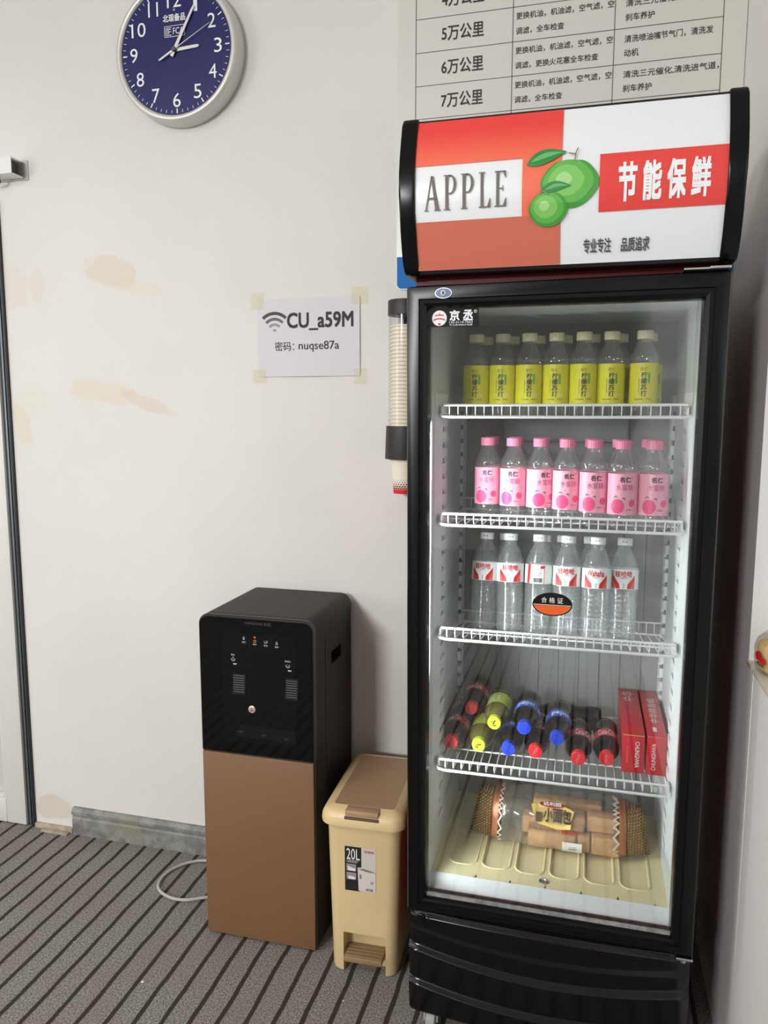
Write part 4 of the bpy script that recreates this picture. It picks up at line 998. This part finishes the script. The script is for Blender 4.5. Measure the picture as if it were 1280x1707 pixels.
# ------------------------------------------------------------------ service interval poster
po = thing('wall_poster', 'large printed service interval table on the wall above the refrigerator', 'poster', (-.095, YB, 1.69))
bm = new_bm(); poly = rrect(-.5035, XR - .0025, 1.692, 2.75, .014, 5, (0, 0, 1, 1)); prism(bm, poly, wallf(YB - .0005), .004); pb = obj('board', bm, mat('poster_white', (222, 220, 212), .3), po, 30)
bm = new_bm(); poly = rrect(-.5030, XR - .003, 1.694, 1.775, .013, 5, (0, 0, 1, 1)); prism(bm, poly, wallf(YB - .0046), .0006); obj('blue_footer', bm, mat('poster_blue', (14, 110, 188), .5, spec=.2), po, 0)
fy = flat(YB - .0054)
bm = new_bm(); zl = [2.5060, 2.4272, 2.3484, 2.2694, 2.1905, 2.1116, 2.0327, 1.9538]
for z in zl: flatbox(bm, -.4558, .2640, z - .0007, z + .0007, fy)
for x in (-.4555, -.2136, .0252, .2640): flatbox(bm, x - .0008, x + .0008, zl[-1], zl[0], fy)
obj('table_lines', bm, mat('line_ink', (84, 76, 74), .5), pb, 0)
bm = new_bm()
for k, n_ in enumerate((4, 5, 6, 7)):
    zc = 2.3879 - .0789 * k
    text(bm, '%d万公里' % n_, -.3895, -.2850, zc - .0170, zc + .0175, fy, .012)
    l2 = {4: ('更换机油，机油滤，变速箱油，', '防冻液，全车检查'), 5: ('更换机油，机油滤，空气滤，空', '调滤，全车检查'), 6: ('更换机油，机油滤，空气滤，空', '调滤，更换火花塞全车检查'), 7: ('更换机油，机油滤，空气滤，空', '调滤，全车检查')}[n_]
    l3 = {4: ('清洗喷油嘴节气门，清洗发', '动机'), 5: ('清洗三元催化,清洗进气道，', '刹车养护'), 6: ('清洗喷油嘴节气门，清洗发', '动机'), 7: ('清洗三元催化,清洗进气道，', '刹车养护')}[n_]
    for s, zz in ((l2[0], zc + .0105), (l2[1], zc - .0235)): text(bm, s, -.2060, -.2060 + .0163 * len(s), zz - .0005, zz + .0155, fy, .006)
    for s, zz in ((l3[0], zc + .0075), (l3[1], zc - .0235)): text(bm, s, .0490, .0490 + .0162 * len(s), zz - .0005, zz + .0160, fy, .006)
obj('lettering', bm, mat('poster_ink', (40, 34, 34), .5), pb, 0)

# ------------------------------------------------------------------ cup dispenser with a stack of paper cups
UX, UY = -.4665, YB - .0535
cd = thing('cup_dispenser', 'clear tube cup dispenser with black ends, fixed to the wall left of the refrigerator', 'dispenser', (UX, UY, 1.25))
BP = mat('black_matt_plastic', (44, 43, 41), .5)
bm = new_bm(); lathe(bm, [(.0455, 1.6180), (.0465, 1.6185), (.0465, 1.6520), (.0450, 1.6560)], UX, UY, 0, 40); obj('top_cap', bm, BP, cd)
bm = new_bm(); lathe(bm, [(.0445, 1.3300), (.0445, 1.6180)], UX, UY, 0, 40, cap0=False, cap1=False); obj('tube', bm, thin_clear('tube_acrylic', (.97, .97, .96), base=.02, edge=.35, rough=.15), cd)
bm = new_bm(); lathe(bm, [(.0530, 1.2500), (.0535, 1.2520), (.0505, 1.3360), (.0455, 1.3362), (.0455, 1.3000), (.0450, 1.2500)], UX, UY, 0, 40, cap0=False, cap1=False); obj('holder', bm, BP, cd)
bm = new_bm(); box(bm, UX - .018, UX + .018, UY + .0455, YB - .0005, 1.27, 1.64, .003); obj('wall_bracket', bm, BP, cd)
def cup():
    bm = new_bm(); lathe(bm, [(.0300, .0015), (.0300, .0), (.0310, .0), (.0372, .0855), (.0405, .0862), (.0414, .0885), (.0405, .0908), (.0375, .0905), (.0362, .0855), (.0303, .0030)], seg=36, cap0=False)
    return bm
CUPM = mat('cream_paper_cup', (244, 236, 216), .6)
t = NT('dotted_cup_print'); tc = t.n('ShaderNodeTexCoord'); sp3 = t.n('ShaderNodeSeparateXYZ'); t.put(sp3.inputs[0], tc.outputs['Object'])
ang = t.math('MULTIPLY', t.math('ARCTAN2', sp3.outputs[1], sp3.outputs[0]), 28 / (2 * PI)); row = t.math('DIVIDE', sp3.outputs[2], .0056)
par = t.math('MULTIPLY', t.math('MODULO', t.math('FLOOR', row), 2.0), .5)
fu = t.math('SUBTRACT', t.math('FRACT', t.math('ADD', t.math('ADD', ang, par), 100.0)), .5); fv = t.math('SUBTRACT', t.math('FRACT', row), .5)
dd = t.math('SQRT', t.math('ADD', t.math('MULTIPLY', fu, fu), t.math('MULTIPLY', fv, fv)))
rad = t.math('SUBTRACT', .56, t.math('MULTIPLY', t.math('SUBTRACT', sp3.outputs[2], .010), 15.0))
dot = t.math('MULTIPLY', t.math('LESS_THAN', dd, rad), t.math('LESS_THAN', sp3.outputs[2], .040)); dot = t.math('MAXIMUM', dot, t.math('LESS_THAN', sp3.outputs[2], .011))
rc = t.mix(t.math('GREATER_THAN', sp3.outputs[2], .014), (*lin((206, 34, 36)), 1), (*lin((110, 48, 40)), 1))
t.put(t.b.inputs['Base Color'], t.mix(dot, (*lin((244, 236, 216)), 1), rc)); t.b.inputs['Roughness'].default_value = .6
low = obj('paper_cup', cup(), t.m, None, 40); low.location = (UX, UY, 1.1590)
tag(low, 'lowest paper cup, red dotted foot hanging below the black holder', 'cup', 'paper cups in the wall dispenser')
pc = obj('paper_cup', cup(), CUPM, None, 40)
NC = 35
for k in range(NC):
    o = pc if k == 0 else pc.copy()
    if k: COL.objects.link(o)
    o.location = (UX, UY, 1.1590 + .0098 * (k + 1)); tag(o, 'cream paper cup in the stack inside the clear wall dispenser', 'cup', 'paper cups in the wall dispenser')

# ------------------------------------------------------------------ water dispenser
WX0, WX1, WYF, WYB, WH = -.933, -.6255, 1.684, 1.985, .872
wd = thing('water_dispenser', 'free standing water dispenser with a black glass front above a brown door', 'water dispenser', ((WX0 + WX1) / 2, (WYF + WYB) / 2, 0))
BODY = mat('dark_brown_steel', (44, 40, 37), .5, spec=.22, bump=(300, .05))
# shell extruded front to back with rounded top corners, a handle recess cut in the right side
bm = new_bm(); sec = rrect(WX0, WX1, .012, WH, .030, 8, (1, 1, 0, 0)); prism(bm, sec, lambda u, v, w: (u, WYF + .016 + w, v), WYB - WYF - .016)
sh = obj('body', bm, BODY, wd, 40)
cutb = new_bm(); box(cutb, WX1 - .022, WX1 + .02, 1.815, 1.895, .722, .756)
cut = obj('cutter', cutb, BODY, None, 0)
md = sh.modifiers.new('recess', 'BOOLEAN'); md.operation = 'DIFFERENCE'; md.object = cut; md.solver = 'EXACT'
dg = bpy.context.evaluated_depsgraph_get(); dg.update()
me = bpy.data.meshes.new_from_object(sh.evaluated_get(dg)); sh.modifiers.clear(); sh.data = me; bpy.data.objects.remove(cut)
bm = new_bm(); box(bm, WX1, WX1 + .0012, 1.775, 1.955, .06, .80, .0005); 
bm.free()
bm = new_bm()
for a in ((1.770, 1.773, .05, .80), (1.957, 1.960, .05, .80)): box(bm, WX1 - .0005, WX1 + .0008, *a[:2], a[2], a[3])
obj('side_seam', bm, mat('seam_black', (30, 27, 26), .5), wd, 0)
bm = new_bm(); sec = rrect(WX0, WX1, .512, WH - .001, .028, 8, (1, 1, 0, 0)); prism(bm, sec, lambda u, v, w: (u, WYF + .004 + w, v), .012)
obj('front_bezel', bm, mat('bezel_brown', (44, 40, 38), .4), wd, 40)
bm = new_bm(); sec = rrect(WX0 + .004, WX1 - .005, .514, WH - .007, .024, 8, (1, 1, 0, 0)); prism(bm, sec, lambda u, v, w: (u, WYF + w, v), .004)
es = [e for e in bm.edges if abs(e.verts[0].co.y - WYF) < 1e-5 and abs(e.verts[1].co.y - WYF) < 1e-5]
gl = obj('glass_front', bm, mat('black_glass', (5, 6, 7), .05, spec=.32), wd, 30)
bm = new_bm(); box(bm, WX0 + .002, WX1 - .004, WYF, WYF + .016, .008, .509, .0015); obj('lower_door', bm, mat('bronze_panel', (126, 93, 64), .45, noise=(3, .04)), wd, 30)
bm = new_bm(); box(bm, WX0 + .001, WX1 - .001, WYF + .006, WYF + .0155, .006, .514); obj('door_surround', bm, mat('bezel_brown', (44, 40, 38), .4), wd, 0)
for x in (WX0 + .03, WX1 - .03):
    for y in (WYF + .05, WYB - .04):
        bm = new_bm(); lathe(bm, [(.014, 0), (.016, .002), (.016, .012)], x, y, 0, 16); obj('foot', bm, BLACK_SATIN, wd)
# dark window of the tap bay, paddles, tray
y1 = WYF - .0004
bm = new_bm(); flatpoly(bm, [(-.868, .545), (-.672, .545), (-.672, .815), (-.690, .828), (-.850, .828), (-.868, .815)], flat(y1)); obj('tap_bay', bm, mat('bay_glass', (11, 12, 13), .06, spec=.32), gl, 0)
for x0, x1, z0, z1 in ((-.8430, -.8040, .6700, .7240), (-.7020, -.6640, .6690, .7235)):
    bm = new_bm(); prism(bm, [(x0, z0), (x1 - .003, z0 - .001), (x1, z1), (x0 + .004, z1)], wallf(y1), .0016); lv = obj('tap_paddle', bm, mat('paddle_grey', (26, 27, 27), .4, spec=.3), wd, 0)
    bm = new_bm()
    for k in range(8): box(bm, x0 + .005, x1 - .005, y1 - .0026, y1 - .0017, z0 + .006 + k * .0060, z0 + .0080 + k * .0060)
    obj('rib', bm, mat('rib_grey', (88, 90, 90), .4), lv, 0)
bm = new_bm(); flatpoly(bm, [(-.842, .560), (-.672, .556), (-.680, .588), (-.820, .592)], flat(y1 - .0003)); obj('drip_tray', bm, mat('tray_grey', (20, 21, 21), .25, spec=.3), gl, 0)
bm = new_bm()
for x, z in ((-.822, .572), (-.760, .569), (-.700, .566)): flatpoly(bm, ellipse(x, z, .006, .003, 14), flat(y1 - .0006))
obj('drain_hole', bm, INK, gl, 0)
bm = new_bm(); lathe(bm, [(.0095, 0), (.0095, -.0012), (.0085, -.0018)], -.7905, y1, .6340, 28, 'Y'); bd = obj('round_badge', bm, mat('rose_badge', (214, 190, 184), .3, .5), wd)
bm = new_bm(); flatpoly(bm, [(-.7905, .6385), (-.7940, .6300), (-.7870, .6300)], flat(y1 - .0022)); obj('badge_mark', bm, mat('badge_grey', (120, 98, 94), .4), bd, 0)
fz = flat(y1 - .0006)
bm = new_bm()
for k, (x, z, s) in enumerate(((-.8085, .8070, '加热'), (-.7790, .8035, '制冷'), (-.7500, .8025, '保温'), (-.7210, .8015, '童锁'))):
    text(bm, s, x - .0050, x + .0050, z - .0030, z + .0012, fz, .01)
    if k == 0: flatbox(bm, x - .0022, x + .0022, z + .0050, z + .0065, fz); flatbox(bm, x - .0022, x + .0022, z + .0078, z + .0093, fz); flatbox(bm, x - .0022, x + .0022, z + .0106, z + .0121, fz)
    if k == 2: flatbox(bm, x - .0040, x + .0022, z + .0048, z + .0058, fz); flatbox(bm, x - .0040, x - .0030, z + .0048, z + .0110, fz); flatbox(bm, x + .0012, x + .0022, z + .0048, z + .0110, fz); arc(bm, x + .0026, z + .0085, .0022, -90, 90, .0009, fz, 8)
    if k == 3: arc(bm, x, z + .0070, .0024, -180, 180, .0011, fz, 12); flatpoly(bm, [(x - .0012, z + .0092), (x + .0012, z + .0092), (x, z + .0135)], fz)
for x, z, s in ((-.8385, .7690, '热水'), (-.6925, .7640, '常温水')):
    w_ = .0026 * len(s); text(bm, s, x - w_, x + w_, z, z + .0048, fz, .01)
    arc(bm, x, z - .0085, .0050, -200, 20, .0013, fz, 14); arc(bm, x, z - .0080, .0052, 0, 360, .0009, lambda u, v: fz(u, z - .0080 + (v - z + .0080) * .35), 16)
    flatbox(bm, x + .0000, x + .0090, z - .0225, z - .0195, fz)
flatbox(bm, -.8392, -.8378, .7610, .7670, fz)
obj('icons', bm, mat('icon_white', (190, 190, 188), .5), gl, 0)
bm = new_bm(); arc(bm, -.7790, .8105, .0030, 0, 360, .0012, fz, 16); obj('icons', bm, mat('icon_orange', (216, 150, 80), .5), gl, 0)
em = mat('red_pilot_lamp', (255, 60, 40), .4); em.node_tree.nodes['Principled BSDF'].inputs['Emission Color'].default_value = (1, .12, .06, 1); em.node_tree.nodes['Principled BSDF'].inputs['Emission Strength'].default_value = 1.5
bm = new_bm(); lathe(bm, [(.0020, 0), (.0020, -.0008), (.0012, -.0014)], -.7790, y1, .8200, 14, 'Y'); obj('pilot_lamp', bm, em, gl)
bm = new_bm(); text(bm, 'CHANGHONG', -.8060, -.7580, .8520, .8585, fz); text(bm, '长虹', -.7550, -.7355, .8510, .8595, fz); obj('lettering', bm, mat('dim_print', (74, 76, 78), .5), gl, 0)
# its mains cord looping on the carpet to the left
pts = [(-.930, 1.955, .02), (-1.00, 1.975, .0065), (-1.060, 1.977, .0065), (-1.105, 1.969, .0065), (-1.142, 1.944, .0065), (-1.166, 1.908, .0065), (-1.174, 1.870, .0065), (-1.168, 1.830, .0065), (-1.148, 1.804, .0065), (-1.118, 1.788, .0065), (-1.085, 1.781, .0065), (-1.050, 1.786, .0065), (-1.012, 1.806, .0065), (-.965, 1.832, .0065), (-.925, 1.850, .012)]
def smooth_path(p, n=5):
    out = []; P_ = [Vector(q) for q in p]
    for i in range(len(P_) - 1):
        a, b, c, d = P_[max(i - 1, 0)], P_[i], P_[i + 1], P_[min(i + 2, len(P_) - 1)]
        for k in range(n):
            s = k / n; out.append(.5 * ((2 * b) + (c - a) * s + (2 * a - 5 * b + 4 * c - d) * s * s + (3 * b - a - 3 * c + d) * s ** 3))
    out.append(P_[-1]); return out
bm = new_bm(); tube(bm, smooth_path(pts), .0045, 8); pcord = obj('power_cord', bm, mat('pale_grey_cable', (186, 184, 172), .5), wd, 60); pcord['label'] = 'pale grey power cord'

# ------------------------------------------------------------------ pedal bin
BR = .035   # turned a little
pbn = thing('pedal_bin', 'beige plastic pedal bin with a brown lid between the water dispenser and refrigerator', 'bin', (-.490, 1.640, 0), None, (0, 0, BR))
BEI = mat('beige_plastic', (218, 194, 146), .4, noise=(4, .05)); LIDB = mat('brown_plastic', (176, 142, 108), .45)
# local: x across -0.085..0.085 at foot, y 0 front .. 0.31 back
H1 = .402
def binsec(z):   # half width, front y, back y, radius
    k = z / H1
    return .082 + .010 * k, .006 - .008 * k, .288 + .012 * k, .028
def bring(bm, z, ins=0.0):
    hw, y0, y1_, r = binsec(z)
    return [bm.verts.new((x, y, z)) for x, y in rrect(-hw + ins, hw - ins, y0 + ins, y1_ - ins, r, 5)]
bm = new_bm(); rg = [bring(bm, z, i) for z, i in ((.0, .006), (.004, .001), (.01, 0), (.10, 0), (.2, 0), (.3, 0), (H1, 0))]
for a, b in zip(rg, rg[1:]):
    for k in range(len(a)): bm.faces.new((a[k], a[(k + 1) % len(a)], b[(k + 1) % len(b)], b[k]))
bm.faces.new(list(reversed(rg[0]))); bm.faces.new(rg[-1])
bd_ = obj('body', bm, BEI, pbn, 40, world=False)
cut = obj('cutter', box(new_bm(), -.050, .056, -.04, .045, -.02, .108), BEI, None, 0)
cut.parent = None
md = bd_.modifiers.new('recess', 'BOOLEAN'); md.operation = 'DIFFERENCE'; md.object = cut; md.solver = 'EXACT'
cut.matrix_world = Matrix.Translation((-.490, 1.640, 0)) @ Matrix.Rotation(BR, 4, 'Z')
dg = bpy.context.evaluated_depsgraph_get(); dg.update()
me = bpy.data.meshes.new_from_object(bd_.evaluated_get(dg)); bd_.modifiers.clear(); bd_.data = me; bpy.data.objects.remove(cut)
me.set_sharp_from_angle(angle=math.radians(35))
bm = new_bm()
prof = [(.034 - .010, .0, .394), (.0, .0, .394), (-.002, 0, .400), (-.002, 0, .420), (.004, 0, .430), (.016, 0, .438)]
def lring(ins, z): return [bm.verts.new((x, y, z)) for x, y in rrect(-.104 + ins, .104 - ins, -.016 + ins, .318 - ins, max(.008, .034 - ins), 6)]
rg = [lring(.012, .396), lring(.0, .394), lring(-.001, .400), lring(.001, .414), lring(.006, .424), lring(.016, .430), lring(.030, .434), lring(.031, .431)]
for a, b in zip(rg, rg[1:]):
    for k in range(len(a)): bm.faces.new((a[k], a[(k + 1) % len(a)], b[(k + 1) % len(b)], b[k]))
obj('lid_rim', bm, mat('beige_lid', (226, 200, 150), .38), pbn, 40, world=False)
bm = new_bm(); prism(bm, rrect(-.0735, .0735, .0145, .2875, .010, 5), lambda u, v, w: (u, v, .429 + w), .0045); obj('lid_panel', bm, LIDB, pbn, 30, world=False)
bm = new_bm(); box(bm, -.040, .042, -.014, .0145, .4200, .4345, .003); obj('latch', bm, LIDB, pbn, 30, world=False)
bm = new_bm(); box(bm, -.041, .043, -.0165, -.004, .4130, .4195, .001); obj('latch_shadow_strip', bm, mat('latch_shadow_gap', (96, 78, 54), .6), pbn, 0, world=False)  # dark strip painted in for the shadow gap under the latch
bm = new_bm(); box(bm, -.045, .050, -.012, .044, .040, .055, .003)
for k in range(4): box(bm, -.042, .047, -.006 + k * .011, -.002 + k * .011, .0548, .0566, .0007)
obj('pedal', bm, mat('brown_pedal', (146, 122, 88), .45), pbn, 30, world=False)
lf = lambda off: (lambda u, v: (u, binsec(v)[1] - off, v))
bm = new_bm(); vs_ = [(-.044, .222), (.033, .222), (.033, .337), (-.044, .337)]; flatpoly(bm, vs_, lf(.0006)); stk = obj('sticker', bm, mat('sticker_grey', (206, 202, 194), .35), pbn, 0, world=False)
bm = new_bm(); flatpoly(bm, [(-.044, .222), (-.006, .222), (-.009, .252), (-.013, .284), (-.003, .286), (-.003, .337), (-.044, .337)], lf(.0010)); obj('dark_field', bm, mat('sticker_black', (40, 38, 38), .35), stk, 0, world=False)
bm = new_bm(); text(bm, '20L', -.0395, -.0065, .3035, .3320, lf(.0014), .0); text(bm, '大容量脚踏式', -.040, -.010, .2995, .3022, lf(.0014)); text(bm, '垃圾桶 厨房客厅', -.040, -.012, .2955, .2982, lf(.0014)); obj('lettering', bm, INKW, stk, 0, world=False)
bm = new_bm(); flatbox(bm, -.040, -.016, .2740, .2920, lf(.0014)); flatbox(bm, -.040, -.016, .2520, .2700, lf(.0014)); obj('photo_print', bm, mat('photo_grey', (150, 144, 144), .4), stk, 0, world=False)
bm = new_bm(); flatpoly(bm, [(-.036, .2745), (-.018, .2745), (-.017, .2810), (-.028, .2830), (-.037, .2870)], lf(.0018)); flatpoly(bm, [(-.035, .2525), (-.019, .2525), (-.018, .2590), (-.036, .2610)], lf(.0018)); obj('photo_print', bm, mat('photo_white', (232, 226, 226), .4), stk, 0, world=False)
bm = new_bm(); flatpoly(bm, [(-.010, .2240), (.032, .2240), (.0325, .2740), (.010, .2760), (-.012, .2820)], lf(.0014)); obj('bin_print', bm, mat('print_bin', (216, 208, 202), .4), stk, 0, world=False)
bm = new_bm(); flatpoly(bm, [(-.010, .2810), (.010, .2765), (.0325, .2755), (.020, .2790), (.002, .2830)], lf(.0018)); flatbox(bm, -.007, -.003, .2560, .2680, lf(.0018)); text(bm, 'PP', .020, .027, .243, .252, lf(.0018)); obj('bin_print', bm, mat('print_shade', (128, 118, 110), .4), stk, 0, world=False)
bm = new_bm(); text(bm, '百家好', .004, .029, .3245, .3310, lf(.0014), .02); obj('lettering', bm, mat('sticker_red', (206, 84, 78), .4), stk, 0, world=False)
bm = new_bm(); rr_ = random.Random(9); x = .008
while x < .026: w_ = rr_.choice((.0006, .001)); flatbox(bm, x, x + w_, .2260, .2330, lf(.0018)); x += w_ + rr_.choice((.0006, .001))
obj('barcode', bm, INKG, stk, 0, world=False)

# ------------------------------------------------------------------ small things
cl = thing('door_closer_arm', 'white metal door closer bracket on the wall above the door', 'door closer', (-1.70, YB, 2.05))
bm = new_bm(); box(bm, -1.86, -1.628, YB - .004, YB - .0005, 2.052, 2.108, .001); obj('wall_plate', bm, mat('pale_metal', (190, 190, 184), .4, .3), cl, 0)
bm = new_bm()
box(bm, -1.86, -1.642, YB - .056, YB - .053, 2.058, 2.104, .001); box(bm, -1.86, -1.642, YB - .0525, YB - .0045, 2.100, 2.104, .001); box(bm, -1.86, -1.642, YB - .0525, YB - .0045, 2.0575, 2.0605, .0005)
obj('channel', bm, WHITE, cl, 0)
bm = new_bm(); tube(bm, [(-1.83, YB - .03, 2.0565), (-1.83, YB - .03, 2.046)], .006, 10); tube(bm, [(-1.700, YB - .040, 2.0570), (-1.705, YB - .030, 2.0440), (-1.730, YB - .022, 2.040)], .003, 8); box(bm, -1.668, -1.65, YB - .045, YB - .02, 2.066, 2.096, .002); obj('inner_slider', bm, mat('dark_steel', (60, 60, 58), .4, .5), cl)
# wrapped sponge cake on the sill
sc = thing('wrapped_cake', 'yellow sponge cake in a clear wrapper on the window sill', 'cake', (XR + .041, 1.505, OZ0 + .008))
sx_, sy_, sz_ = XR + .041, 1.505, OZ0 + .0085
bm = new_bm(); lathe(bm, [(.030, .002), (.038, .010), (.042, .045), (.040, .055), (.028, .060)], sx_, sy_, sz_, 28); obj('sponge', bm, mat('yellow_sponge', (232, 190, 104), .8, noise=(25, .12)), sc)
bm = new_bm(); lathe(bm, [(.036, .0), (.043, .005), (.0465, .025), (.0465, .050), (.042, .064), (.030, .076), (.012, .082)], sx_, sy_, sz_, 36); obj('wrapper', bm, FILM, sc)
bm = new_bm(); f_ = lambda u, v: (sx_ + .0475 * math.cos(PI + .62 + u / .0475), sy_ + .0475 * math.sin(PI + .62 + u / .0475), sz_ + v)
for dx, dz, r in ((-.012, .036, .009), (.0, .028, .007)): flatpoly(bm, ellipse(dx, dz, r, r, 14), f_)
obj('cherry_print', bm, mat('cherry_red', (190, 24, 34), .4), sc, 0)
bm = new_bm(); flatpoly(bm, leaf(-.016, .022, .004, .016, .004), f_); obj('leaf_print', bm, mat('leaf_dark', (60, 92, 50), .5), sc, 0)
# paper scraps on the carpet
for i, (x, y, r, lab) in enumerate(((-.9986, 1.4811, .0042, 'white paper scrap on the carpet in front of the water dispenser'), (-1.153, 1.822, .0022, 'tiny white crumb on the carpet beside the loop of cord'), (-1.2515, 1.5598, .0018, 'tiny white crumb on the open carpet far left of the bin'), (-.5117, 1.5511, .0022, 'tiny white crumb on the carpet in front of the pedal bin'))):
    bm = new_bm(); bmesh.ops.create_icosphere(bm, subdivisions=1, radius=r)
    for v in bm.verts: v.co = Vector((v.co.x * random.uniform(.8, 1.5), v.co.y * random.uniform(.7, 1.2), v.co.z * .5 + r * .5))
    o = obj('paper_scrap', bm, mat('scrap_white', (236, 232, 224), .8), None, 0); o.location = (x, y, 0); tag(o, lab, 'paper scrap', 'white specks on the carpet')
